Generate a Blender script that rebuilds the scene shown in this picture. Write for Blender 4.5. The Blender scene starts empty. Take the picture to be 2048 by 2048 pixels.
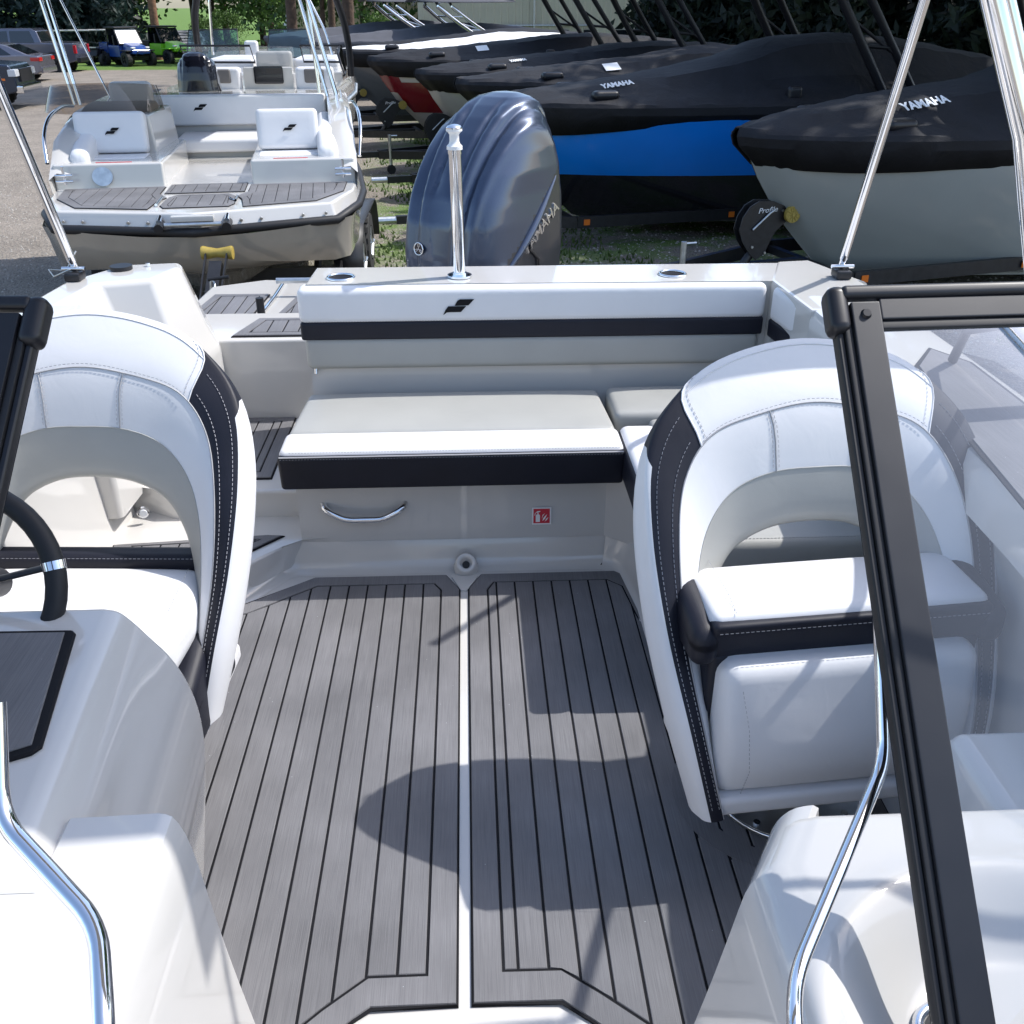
import bpy, bmesh, math, random
from mathutils import Vector, Matrix, noise
R = math.radians
random.seed(7)
S = bpy.context.scene
COL = S.collection

# ------------------------------------------------------------------ camera, sky, sun, exposure
cd = bpy.data.cameras.new("camera")
cd.sensor_width = 36; cd.lens = 36 * 0.9243; cd.clip_start = 0.02; cd.clip_end = 2000
cam = bpy.data.objects.new("camera", cd); COL.objects.link(cam)
cam.location = (0, 0, 1.75); cam.rotation_euler = (R(90 - 28.2), 0, R(-2.6))
S.camera = cam
SUN_EL, SUN_AZ = 52.0, 74.5            # azimuth clockwise from +Y
W = bpy.data.worlds.new("World"); S.world = W; W.use_nodes = True
nt = W.node_tree; nt.nodes.clear()
sky = nt.nodes.new("ShaderNodeTexSky"); sky.sky_type = 'NISHITA'; sky.sun_disc = False
sky.sun_elevation = R(SUN_EL); sky.sun_rotation = R(SUN_AZ); sky.air_density = 1.0; sky.dust_density = 1.5
bg = nt.nodes.new("ShaderNodeBackground"); bg.inputs[1].default_value = 0.15
wo = nt.nodes.new("ShaderNodeOutputWorld")
nt.links.new(sky.outputs[0], bg.inputs[0]); nt.links.new(bg.outputs[0], wo.inputs[0])
sl = bpy.data.lights.new("sun", 'SUN'); sl.energy = 2.75; sl.angle = R(0.55); sl.color = (1, .975, .94)
sun = bpy.data.objects.new("sun", sl); COL.objects.link(sun)
sd = Vector((math.sin(R(SUN_AZ)) * math.cos(R(SUN_EL)), math.cos(R(SUN_AZ)) * math.cos(R(SUN_EL)), math.sin(R(SUN_EL))))
sun.rotation_euler = sd.to_track_quat('Z', 'Y').to_euler(); sun.location = (6, 3, 12)
S.view_settings.view_transform = 'Standard'; S.view_settings.look = 'None'
S.view_settings.gamma = 1; S.view_settings.use_curve_mapping = False
S.view_settings.exposure = 0.98
S.render.engine = 'CYCLES'; S.cycles.max_bounces = 8; S.cycles.transparent_max_bounces = 16
S.cycles.caustics_reflective = False; S.cycles.caustics_refractive = False

# ------------------------------------------------------------------ materials
MATS = {}
def nodes(name):
    m = bpy.data.materials.new(name); m.use_nodes = True
    n = m.node_tree.nodes; b = n["Principled BSDF"]
    return m, n, m.node_tree.links, b
def pset(b, **k):
    for a, v in k.items():
        b.inputs[a.replace('_', ' ')].default_value = v
def mat(name, col, rough=.5, metal=0., coat=0., spec=.5, bump=None, var=None, vscale=6., sheen=0., coatr=.05):
    """principled with optional fine bump (scale, strength, distance) and colour variation"""
    m, n, l, b = nodes(name)
    b.inputs["Base Color"].default_value = (*col, 1)
    b.inputs["Roughness"].default_value = rough; b.inputs["Metallic"].default_value = metal
    b.inputs["Coat Weight"].default_value = coat; b.inputs["Coat Roughness"].default_value = coatr
    b.inputs["Specular IOR Level"].default_value = spec
    b.inputs["Sheen Weight"].default_value = sheen
    tc = n.new("ShaderNodeTexCoord")
    if var:
        no = n.new("ShaderNodeTexNoise"); no.inputs["Scale"].default_value = vscale; no.inputs["Detail"].default_value = 6
        l.new(tc.outputs["Object"], no.inputs["Vector"])
        cr = n.new("ShaderNodeValToRGB"); cr.color_ramp.elements[0].position = .3; cr.color_ramp.elements[1].position = .72
        cr.color_ramp.elements[0].color = (*[c * (1 - var) for c in col], 1)
        cr.color_ramp.elements[1].color = (*[min(1, c * (1 + var)) for c in col], 1)
        l.new(no.outputs["Fac"], cr.inputs[0]); l.new(cr.outputs[0], b.inputs["Base Color"])
        rr = n.new("ShaderNodeMapRange"); rr.inputs[3].default_value = max(0.02, rough - .06); rr.inputs[4].default_value = min(1, rough + .1)
        l.new(no.outputs["Fac"], rr.inputs[0]); l.new(rr.outputs[0], b.inputs["Roughness"])
    if bump:
        sc, st, di = bump
        no2 = n.new("ShaderNodeTexNoise"); no2.inputs["Scale"].default_value = sc; no2.inputs["Detail"].default_value = 3
        l.new(tc.outputs["Object"], no2.inputs["Vector"])
        bp = n.new("ShaderNodeBump"); bp.inputs["Strength"].default_value = st; bp.inputs["Distance"].default_value = di
        l.new(no2.outputs["Fac"], bp.inputs["Height"]); l.new(bp.outputs[0], b.inputs["Normal"])
        if "vinyl" in name or "canvas" in name:
            n3 = n.new("ShaderNodeTexNoise"); n3.inputs["Scale"].default_value = 11 if "vinyl" in name else 2.2; n3.inputs["Detail"].default_value = 4; n3.inputs["Distortion"].default_value = .8 if "vinyl" in name else 2.0
            l.new(tc.outputs["Object"], n3.inputs["Vector"]); b3 = n.new("ShaderNodeBump"); b3.inputs["Strength"].default_value = .3 if "vinyl" in name else .6; b3.inputs["Distance"].default_value = .004 if "vinyl" in name else .03
            l.new(n3.outputs["Fac"], b3.inputs["Height"]); l.new(b3.outputs[0], bp.inputs["Normal"])
    MATS[name] = m
    return m
GEL = mat("white_gelcoat", (.565, .55, .525), .10, coat=.6, var=.02, vscale=2.5, coatr=.03)
GELD = mat("cream_gelcoat", (.60, .575, .53), .2, coat=.5, var=.03, vscale=2)
VW = mat("white_vinyl", (.69, .69, .70), .42, bump=(900, .12, .0006), var=.015, vscale=9)
VG = mat("light_grey_vinyl", (.345, .345, .325), .42, bump=(900, .12, .0006), var=.03, vscale=7)
VC = mat("charcoal_vinyl", (.009, .010, .018), .5, spec=.35, bump=(900, .3, .0008), var=.12, vscale=9)
THREAD = mat("pale_thread", (.36, .36, .38), .8)
SEAM = mat("black_seam", (.007, .007, .009), .7, spec=.2)
PIPING = mat("grey_piping", (.33, .33, .34), .6)
CHROME = mat("polished_steel", (.82, .83, .85), .07, metal=1)
STEEL = mat("galvanised_steel", (.55, .57, .58), .38, metal=1, var=.15, vscale=20)
FRAME = mat("charcoal_anodised_frame", (.014, .015, .019), .42, metal=.05, spec=.45, bump=(700, .12, .0004), var=.1, vscale=10)
RUB = mat("black_rubber", (.014, .014, .016), .55, spec=.4)
BLKP = mat("black_plastic", (.012, .012, .015), .38, spec=.4)
BLKG = mat("black_gloss", (.008, .009, .016), .16, coat=.35)
COVER = mat("black_canvas_cover", (.0095, .0098, .013), .7, spec=.35, bump=(60, .25, .01), var=.3, vscale=3)
COVERG = mat("grey_canvas_cover", (.07, .072, .085), .8, var=.15, vscale=3)
HSILV = mat("silver_hull", (.33, .345, .33), .2, coat=.6, var=.05, vscale=1.3)
HBLUE = mat("blue_hull", (.003, .20, .72), .22, coat=.7, var=.08, vscale=1.2)
HBLK = mat("black_hull", (.012, .012, .015), .2, coat=.7)
HRED = mat("red_hull", (.15, .005, .012), .2, coat=.6)
HGREY = mat("grey_hull", (.10, .11, .12), .2, coat=.6)
HTAUPE = mat("taupe_hull", (.31, .285, .245), .13, coat=.8, var=.04)
CANOPY = mat("pale_canvas_canopy", (.5, .49, .47), .8)  # pale and translucent to lift the shade under the unseen canopy strip
_t = CANOPY.node_tree; _x = _t.nodes.new("ShaderNodeMixShader"); _x.inputs[0].default_value = .35; _r = _t.nodes.new("ShaderNodeBsdfTranslucent"); _r.inputs[0].default_value = (.5, .49, .46, 1)
_t.links.new(_t.nodes["Principled BSDF"].outputs[0], _x.inputs[1]); _t.links.new(_r.outputs[0], _x.inputs[2]); _t.links.new(_x.outputs[0], _t.nodes["Material Output"].inputs[0])
YEL = mat("yellow_roller", (.34, .25, .05), .5, var=.12, vscale=30)
ORG = mat("amber_lens", (.7, .17, .02), .3)
STICK = mat("red_sticker", (.58, .03, .05), .45)
WPRINT = mat("white_print", (.8, .8, .8), .6)
TIRE = mat("tyre_rubber", (.022, .022, .022), .8, bump=(60, .4, .005))
DIRTM = mat("painted_black_trailer", (.016, .016, .018), .4, var=.3, vscale=15)
LENS = mat("frosted_lens", (.55, .57, .6), .2, coat=.4)
TAN = mat("tan_dash", (.42, .34, .26), .45)
def flake(name, col, rough=.25):
    m = mat(name, col, rough, metal=.6, coat=.7)
    n = m.node_tree.nodes; l = m.node_tree.links; b = n["Principled BSDF"]
    tc = n.new("ShaderNodeTexCoord"); v = n.new("ShaderNodeTexVoronoi"); v.inputs["Scale"].default_value = 900
    l.new(tc.outputs["Object"], v.inputs["Vector"])
    mr = n.new("ShaderNodeMapRange"); mr.inputs[3].default_value = .8; mr.inputs[4].default_value = 1.35
    l.new(v.outputs["Distance"], mr.inputs[0])
    mx = n.new("ShaderNodeMix"); mx.data_type = 'RGBA'; mx.blend_type = 'MULTIPLY'; mx.inputs[0].default_value = 1
    mx.inputs[6].default_value = (*col, 1); l.new(mr.outputs[0], mx.inputs[7]); l.new(mx.outputs[2], b.inputs["Base Color"])
    return m
COWL = flake("blue_grey_metallic_cowl", (.040, .056, .095), .3)
CARGREY = flake("grey_metallic_paint", (.10, .105, .14))
CARDARK = flake("dark_blue_metallic_paint", (.02, .03, .055))
CARSILV = flake("violet_grey_metallic_paint", (.17, .165, .20))
UBLUE = mat("blue_plastic_body", (.01, .045, .22), .25, coat=.5)
UGREEN = mat("lime_plastic_body", (.20, .55, .02), .3, coat=.5)
REDL = mat("red_tail_lens", (.45, .01, .015), .2, coat=.6)

def glass(name, tint=(.93, .95, .97), refl=1.0, ior=1.5, dust_veil=.0):
    m = bpy.data.materials.new(name); m.use_nodes = True; n = m.node_tree.nodes; l = m.node_tree.links; n.clear()
    o = n.new("ShaderNodeOutputMaterial"); mx = n.new("ShaderNodeMixShader"); t = n.new("ShaderNodeBsdfTransparent")
    g = n.new("ShaderNodeBsdfGlossy"); f = n.new("ShaderNodeFresnel"); f.inputs[0].default_value = ior
    t.inputs[0].default_value = (*tint, 1); g.inputs["Roughness"].default_value = .02
    mm = n.new("ShaderNodeMath"); mm.operation = 'MULTIPLY'; mm.inputs[1].default_value = refl; mm.use_clamp = True
    l.new(f.outputs[0], mm.inputs[0]); l.new(mm.outputs[0], mx.inputs[0]); l.new(g.outputs[0], mx.inputs[2]); l.new(mx.outputs[0], o.inputs[0])
    d = n.new("ShaderNodeBsdfDiffuse"); d.inputs[0].default_value = (.8, .8, .8, 1); m2 = n.new("ShaderNodeMixShader"); m2.inputs[0].default_value = dust_veil  # white diffuse film mixed in to give the pale sky veil on the glass
    l.new(t.outputs[0], m2.inputs[1]); l.new(d.outputs[0], m2.inputs[2]); l.new(m2.outputs[0], mx.inputs[1])
    return m
GLASS = glass("windshield_glass", (.94, .955, .97), 1.5, dust_veil=.04)
SMOKE = glass("smoked_acrylic", (.52, .46, .40), 1.2)
DGLASS = mat("dark_window_glass", (.01, .013, .018), .05, coat=1)
BGLASS = glass("blue_tinted_glass", (.35, .55, .62), 2.0)

def deck_foam():
    m, n, l, b = nodes("grey_teak_foam")
    tc = n.new("ShaderNodeTexCoord"); mp = n.new("ShaderNodeMapping"); mp.inputs["Scale"].default_value = (520, 7, 7)
    l.new(tc.outputs["Object"], mp.inputs[0])
    no = n.new("ShaderNodeTexNoise"); no.inputs["Scale"].default_value = 1; no.inputs["Detail"].default_value = 4; no.inputs["Roughness"].default_value = .65
    l.new(mp.outputs[0], no.inputs["Vector"])
    big = n.new("ShaderNodeTexNoise"); big.inputs["Scale"].default_value = 3.4; big.inputs["Detail"].default_value = 5
    l.new(tc.outputs["Object"], big.inputs["Vector"])
    cr = n.new("ShaderNodeValToRGB"); cr.color_ramp.elements[0].position = .32; cr.color_ramp.elements[1].position = .7
    cr.color_ramp.elements[0].color = (.120, .118, .124, 1); cr.color_ramp.elements[1].color = (.176, .174, .180, 1)
    l.new(no.outputs["Fac"], cr.inputs[0])
    mr = n.new("ShaderNodeMapRange"); mr.inputs[1].default_value = .3; mr.inputs[2].default_value = .7; mr.inputs[3].default_value = .80; mr.inputs[4].default_value = 1.18; l.new(big.outputs["Fac"], mr.inputs[0])
    oi = n.new("ShaderNodeObjectInfo"); m3 = n.new("ShaderNodeMapRange"); m3.inputs[3].default_value = .93; m3.inputs[4].default_value = 1.07; l.new(oi.outputs["Random"], m3.inputs[0])
    mu = n.new("ShaderNodeMath"); mu.operation = 'MULTIPLY'; l.new(mr.outputs[0], mu.inputs[0]); l.new(m3.outputs[0], mu.inputs[1])
    mx = n.new("ShaderNodeMix"); mx.data_type = 'RGBA'; mx.blend_type = 'MULTIPLY'; mx.inputs[0].default_value = 1
    l.new(cr.outputs[0], mx.inputs[6]); l.new(mu.outputs[0], mx.inputs[7])
    # dried water specks
    vo = n.new("ShaderNodeTexVoronoi"); vo.inputs["Scale"].default_value = 42; l.new(tc.outputs["Object"], vo.inputs["Vector"])
    lt = n.new("ShaderNodeMath"); lt.operation = 'LESS_THAN'; lt.inputs[1].default_value = .045; l.new(vo.outputs["Distance"], lt.inputs[0])
    msk = n.new("ShaderNodeTexNoise"); msk.inputs["Scale"].default_value = 3.1; l.new(tc.outputs["Object"], msk.inputs["Vector"])
    gt = n.new("ShaderNodeMath"); gt.operation = 'GREATER_THAN'; gt.inputs[1].default_value = .56; l.new(msk.outputs["Fac"], gt.inputs[0])
    an = n.new("ShaderNodeMath"); an.operation = 'MULTIPLY'; l.new(lt.outputs[0], an.inputs[0]); l.new(gt.outputs[0], an.inputs[1])
    m2 = n.new("ShaderNodeMix"); m2.data_type = 'RGBA'; l.new(an.outputs[0], m2.inputs[0]); l.new(mx.outputs[2], m2.inputs[6]); m2.inputs[7].default_value = (.42, .43, .45, 1)
    l.new(m2.outputs[2], b.inputs["Base Color"]); b.inputs["Roughness"].default_value = .62
    bp = n.new("ShaderNodeBump"); bp.inputs["Strength"].default_value = .5; bp.inputs["Distance"].default_value = .0008
    l.new(no.outputs["Fac"], bp.inputs["Height"]); l.new(bp.outputs[0], b.inputs["Normal"])
    return m
FOAM = deck_foam()

def ground_mat():
    m, n, l, b = nodes("gravel_yard")
    tc = n.new("ShaderNodeTexCoord")
    def noi(s, d=6, r=.6):
        x = n.new("ShaderNodeTexNoise"); x.inputs["Scale"].default_value = s; x.inputs["Detail"].default_value = d; x.inputs["Roughness"].default_value = r
        l.new(tc.outputs["Object"], x.inputs["Vector"]); return x
    a = noi(.35); f = noi(60, 4); g = noi(1.1, 8, .7)
    vo = n.new("ShaderNodeTexVoronoi"); vo.inputs["Scale"].default_value = 34; l.new(tc.outputs["Object"], vo.inputs["Vector"])
    cr = n.new("ShaderNodeValToRGB"); e = cr.color_ramp.elements
    e[0].position = .25; e[0].color = (.14, .121, .102, 1); e[1].position = .75; e[1].color = (.34, .30, .255, 1)
    l.new(f.outputs["Fac"], cr.inputs[0])
    c2 = n.new("ShaderNodeMix"); c2.data_type = 'RGBA'; c2.blend_type = 'MULTIPLY'; c2.inputs[0].default_value = .55
    bw = n.new("ShaderNodeRGBToBW"); l.new(vo.outputs["Color"], bw.inputs[0])
    mrc = n.new("ShaderNodeMapRange"); mrc.inputs[3].default_value = .55; mrc.inputs[4].default_value = 1.5; l.new(bw.outputs[0], mrc.inputs[0])
    l.new(cr.outputs[0], c2.inputs[6]); l.new(mrc.outputs[0], c2.inputs[7])
    mr = n.new("ShaderNodeMapRange"); mr.inputs[1].default_value = .35; mr.inputs[2].default_value = .7; mr.inputs[3].default_value = .8; mr.inputs[4].default_value = 1.12
    l.new(g.outputs["Fac"], mr.inputs[0])
    c3 = n.new("ShaderNodeMix"); c3.data_type = 'RGBA'; c3.blend_type = 'MULTIPLY'; c3.inputs[0].default_value = 1
    l.new(c2.outputs[2], c3.inputs[6]); l.new(mr.outputs[0], c3.inputs[7])
    # grass: patches among the trailers (x from -2.2 to 14) and beyond the drive
    sx = n.new("ShaderNodeSeparateXYZ"); l.new(tc.outputs["Object"], sx.inputs[0])
    gx = n.new("ShaderNodeMapRange"); gx.inputs[1].default_value = -2.2; gx.inputs[2].default_value = -.9; l.new(sx.outputs["X"], gx.inputs[0])
    gy = n.new("ShaderNodeMapRange"); gy.inputs[1].default_value = 9; gy.inputs[2].default_value = 13; l.new(sx.outputs["Y"], gy.inputs[0])
    gm = n.new("ShaderNodeMath"); gm.operation = 'MULTIPLY'; l.new(gx.outputs[0], gm.inputs[0]); l.new(gy.outputs[0], gm.inputs[1])
    pn = n.new("ShaderNodeMapRange"); pn.inputs[1].default_value = .43; pn.inputs[2].default_value = .53; l.new(g.outputs["Fac"], pn.inputs[0])
    p2 = n.new("ShaderNodeMath"); p2.operation = 'MULTIPLY'; l.new(gm.outputs[0], p2.inputs[0]); l.new(pn.outputs[0], p2.inputs[1])
    far = n.new("ShaderNodeMapRange"); far.inputs[1].default_value = 51.2; far.inputs[2].default_value = 51.9
    fy = n.new("ShaderNodeMath"); fy.operation = 'MULTIPLY_ADD'; fy.inputs[1].default_value = 1.2
    l.new(a.outputs["Fac"], fy.inputs[0]); l.new(sx.outputs["Y"], fy.inputs[2]); l.new(fy.outputs[0], far.inputs[0])
    mxx = n.new("ShaderNodeMath"); mxx.operation = 'MAXIMUM'; l.new(p2.outputs[0], mxx.inputs[0]); l.new(far.outputs[0], mxx.inputs[1])
    gc = n.new("ShaderNodeValToRGB"); gc.color_ramp.elements[0].color = (.05, .10, .018, 1); gc.color_ramp.elements[1].color = (.16, .25, .06, 1)
    l.new(f.outputs["Fac"], gc.inputs[0])
    c4 = n.new("ShaderNodeMix"); c4.data_type = 'RGBA'; l.new(mxx.outputs[0], c4.inputs[0]); l.new(c3.outputs[2], c4.inputs[6]); l.new(gc.outputs[0], c4.inputs[7])
    l.new(c4.outputs[2], b.inputs["Base Color"]); b.inputs["Roughness"].default_value = .95; b.inputs["Specular IOR Level"].default_value = .2
    bp = n.new("ShaderNodeBump"); bp.inputs["Strength"].default_value = .8; bp.inputs["Distance"].default_value = .02
    l.new(vo.outputs["Distance"], bp.inputs["Height"]); l.new(bp.outputs[0], b.inputs["Normal"])
    return m
GROUND = ground_mat()

def leafmat(name, c0, c1):
    m, n, l, b = nodes(name)
    oi = n.new("ShaderNodeObjectInfo"); g = n.new("ShaderNodeNewGeometry"); tc = n.new("ShaderNodeTexCoord")
    no = n.new("ShaderNodeTexNoise"); no.inputs["Scale"].default_value = 1.3; l.new(tc.outputs["Object"], no.inputs["Vector"])
    ad = n.new("ShaderNodeMath"); ad.operation = 'ADD'; l.new(g.outputs["Random Per Island"], ad.inputs[0]); l.new(no.outputs["Fac"], ad.inputs[1])
    hf = n.new("ShaderNodeMath"); hf.operation = 'MULTIPLY'; hf.inputs[1].default_value = .5; l.new(ad.outputs[0], hf.inputs[0])
    cr = n.new("ShaderNodeValToRGB"); cr.color_ramp.elements[0].position = .2; cr.color_ramp.elements[1].position = .8
    cr.color_ramp.elements[0].color = (*c0, 1); cr.color_ramp.elements[1].color = (*c1, 1)
    l.new(hf.outputs[0], cr.inputs[0]); l.new(cr.outputs[0], b.inputs["Base Color"]); b.inputs["Roughness"].default_value = .6
    tr = n.new("ShaderNodeBsdfTranslucent"); l.new(cr.outputs[0], tr.inputs[0]); mx = n.new("ShaderNodeMixShader"); mx.inputs[0].default_value = .3
    o = n["Material Output"]; l.new(b.outputs[0], mx.inputs[1]); l.new(tr.outputs[0], mx.inputs[2]); l.new(mx.outputs[0], o.inputs[0])
    return m
LEAF = leafmat("broad_leaves", (.025, .06, .012), (.12, .22, .04))
LEAFL = leafmat("light_leaves", (.07, .14, .02), (.20, .32, .06))
NEEDLE = leafmat("blue_green_needles", (.010, .024, .020), (.035, .065, .055))
NEEDLED = leafmat("dark_needles", (.006, .012, .009), (.022, .036, .024))
GRASS = leafmat("grass_blades", (.04, .08, .015), (.13, .20, .05))
BARK = mat("brown_bark", (.085, .055, .038), .9, var=.35, vscale=8, bump=(20, .8, .03))
BARKR = mat("reddish_bark", (.22, .12, .07), .9, var=.3, vscale=8, bump=(20, .8, .03))

# ------------------------------------------------------------------ helpers
def thing(name, label, cat, loc=(0, 0, 0), rz=0, group=None):
    o = bpy.data.objects.new(name, None); COL.objects.link(o); o.empty_display_size = .2
    o.location = loc; o.rotation_euler = (0, 0, rz); o["label"] = label; o["category"] = cat
    if group: o["group"] = group
    return o
def tag(o, label, cat, group=None):
    o["label"] = label; o["category"] = cat
    if group: o["group"] = group
    return o
def link(name, me, parent=None):
    o = bpy.data.objects.new(name, me); COL.objects.link(o)
    if parent is not None: o.parent = parent
    return o
def mesh(name, V, F, m, parent=None, smooth=True, mi=None, auto=None):
    me = bpy.data.meshes.new(name); me.from_pydata([tuple(v) for v in V], [], F)
    ms = m if isinstance(m, (list, tuple)) else [m]
    for x in ms: me.materials.append(x)
    if mi: me.polygons.foreach_set("material_index", mi)
    me.polygons.foreach_set("use_smooth", [smooth] * len(me.polygons)); me.update()
    if auto is not None:
        me.set_sharp_from_angle(angle=R(auto))
    return link(name, me, parent)
def bm_obj(name, bm, m, parent=None, auto=35, wn=True):
    me = bpy.data.meshes.new(name); bmesh.ops.recalc_face_normals(bm, faces=bm.faces); bm.to_mesh(me); bm.free()
    for x in (m if isinstance(m, (list, tuple)) else [m]): me.materials.append(x)
    me.polygons.foreach_set("use_smooth", [True] * len(me.polygons))
    me.set_sharp_from_angle(angle=R(auto))
    o = link(name, me, parent)
    if wn and 6 < len(me.polygons) < 600:
        w = o.modifiers.new("w", 'WEIGHTED_NORMAL'); w.keep_sharp = True; w.weight = 60
    return o
def bx(bm, x0, x1, y0, y1, z0, z1, bev=0, seg=2):
    r = bmesh.ops.create_cube(bm, size=1); vs = r['verts']
    for v in vs:
        v.co = Vector((x0 + (v.co.x + .5) * (x1 - x0), y0 + (v.co.y + .5) * (y1 - y0), z0 + (v.co.z + .5) * (z1 - z0)))
    if bev:
        es = list({e for v in vs for e in v.link_edges})
        bmesh.ops.bevel(bm, geom=es, offset=bev, segments=seg, affect='EDGES', profile=.5)
    return vs
def box(name, b, m, parent=None, bev=0, seg=2, rot=None, piv=None):
    bm = bmesh.new(); bx(bm, *b, bev=bev, seg=seg)
    if rot:
        c = Vector(piv) if piv else Vector(((b[0] + b[1]) / 2, (b[2] + b[3]) / 2, (b[4] + b[5]) / 2))
        bmesh.ops.rotate(bm, verts=bm.verts, cent=c, matrix=rot)
    return bm_obj(name, bm, m, parent)
def prism_bm(bm, pts, z0, z1, bev=0, seg=2, topz=None, allb=False):
    """pts in XY; topz optional list of per-vertex top heights"""
    lo = [bm.verts.new((p[0], p[1], z0)) for p in pts]
    hi = [bm.verts.new((p[0], p[1], topz[i] if topz else z1)) for i, p in enumerate(pts)]
    n = len(pts)
    fs = [bm.faces.new(hi), bm.faces.new(lo[::-1])]
    for i in range(n): fs.append(bm.faces.new((lo[i], lo[(i + 1) % n], hi[(i + 1) % n], hi[i])))
    if bev:
        es = [e for e in bm.edges if e.verts[0] in hi and e.verts[1] in hi] if not allb else [e for e in bm.edges if e.verts[0] in hi or e.verts[1] in hi]
        bmesh.ops.bevel(bm, geom=es, offset=bev, segments=seg, affect='EDGES', profile=.5)
def prism(name, pts, z0, z1, m, parent=None, bev=0, seg=2, topz=None, allb=False):
    bm = bmesh.new(); prism_bm(bm, pts, z0, z1, bev, seg, topz, allb); return bm_obj(name, bm, m, parent)
def cyl_bm(bm, p0, p1, r0, r1=None, n=16, cap=True):
    p0 = Vector(p0); p1 = Vector(p1); r1 = r0 if r1 is None else r1
    d = (p1 - p0); q = d.to_track_quat('Z', 'Y')
    a = [bm.verts.new(p0 + q @ Vector((r0 * math.cos(2 * math.pi * i / n), r0 * math.sin(2 * math.pi * i / n), 0))) for i in range(n)]
    b = [bm.verts.new(p1 + q @ Vector((r1 * math.cos(2 * math.pi * i / n), r1 * math.sin(2 * math.pi * i / n), 0))) for i in range(n)]
    for i in range(n): bm.faces.new((a[i], a[(i + 1) % n], b[(i + 1) % n], b[i]))
    if cap: bm.faces.new(a[::-1]); bm.faces.new(b)
def cyl(name, p0, p1, r0, m, parent=None, r1=None, n=20):
    bm = bmesh.new(); cyl_bm(bm, p0, p1, r0, r1, n); return bm_obj(name, bm, m, parent)
def cat(P, n):
    """catmull-rom through points, n samples per span"""
    P = [Vector(p) for p in P]; out = []
    for i in range(len(P) - 1):
        a = P[i - 1] if i else 2 * P[0] - P[1]; b = P[i]; c = P[i + 1]; d = P[i + 2] if i + 2 < len(P) else 2 * P[-1] - P[-2]
        for k in range(n):
            t = k / n
            out.append(.5 * ((2 * b) + (c - a) * t + (2 * a - 5 * b + 4 * c - d) * t * t + (3 * b - a - 3 * c + d) * t ** 3))
    out.append(P[-1]); return out
def rounded(P, r, n=6):
    """polyline with corners rounded by radius r"""
    P = [Vector(p) for p in P]; out = [P[0]]
    for i in range(1, len(P) - 1):
        a = (P[i - 1] - P[i]); b = (P[i + 1] - P[i]); ra = min(r, a.length * .45); rb = min(r, b.length * .45)
        p = P[i] + a.normalized() * ra; q = P[i] + b.normalized() * rb
        for k in range(n + 1):
            t = k / n; out.append((1 - t) ** 2 * p + 2 * t * (1 - t) * P[i] + t * t * q)
    out.append(P[-1]); return out
def tube_bm(bm, P, r, n=12, closed=False, flat=1.0):
    P = [Vector(p) for p in P]; N = len(P); rings = []
    up = Vector((0, 0, 1)); prev = None
    for i in range(N):
        if closed: t = P[(i + 1) % N] - P[i - 1]
        else: t = (P[min(i + 1, N - 1)] - P[max(i - 1, 0)])
        t.normalize()
        if prev is None:
            u = up if abs(t.dot(up)) < .95 else Vector((1, 0, 0)); s = t.cross(u).normalized()
        else:
            s = (prev - t * prev.dot(t)).normalized()
        prev = s; w = s.cross(t)
        rr = r[i] if isinstance(r, (list, tuple)) else r
        rings.append([bm.verts.new(P[i] + s * rr * math.cos(2 * math.pi * k / n) + w * rr * flat * math.sin(2 * math.pi * k / n)) for k in range(n)])
    for i in range(N if closed else N - 1):
        a = rings[i]; b = rings[(i + 1) % N]
        for k in range(n): bm.faces.new((a[k], a[(k + 1) % n], b[(k + 1) % n], b[k]))
    if not closed: bm.faces.new(rings[0][::-1]); bm.faces.new(rings[-1])
def tube(name, P, r, m, parent=None, n=12, closed=False, flat=1.0):
    bm = bmesh.new(); tube_bm(bm, P, r, n, closed, flat); return bm_obj(name, bm, m, parent, auto=60)
def grid(name, rows, m, parent=None, closed=False, mi=None, smooth=True, auto=None, thick=0, sub=0):
    """rows: list of rows of points -> quads; mi(i,j) gives the material"""
    nr = len(rows); nc = len(rows[0]); V = [p for r in rows for p in r]; F = []; MI = []
    for i in range(nr - 1):
        for j in range(nc if closed else nc - 1):
            F.append((i * nc + j, i * nc + (j + 1) % nc, (i + 1) * nc + (j + 1) % nc, (i + 1) * nc + j))
            MI.append(mi(i, j) if mi else 0)
    o = mesh(name, V, F, m, parent, smooth, MI, auto)
    if thick:
        s = o.modifiers.new("s", 'SOLIDIFY'); s.thickness = thick; s.offset = -1
    if sub:
        s = o.modifiers.new("u", 'SUBSURF'); s.levels = sub; s.render_levels = sub
    return o
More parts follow.
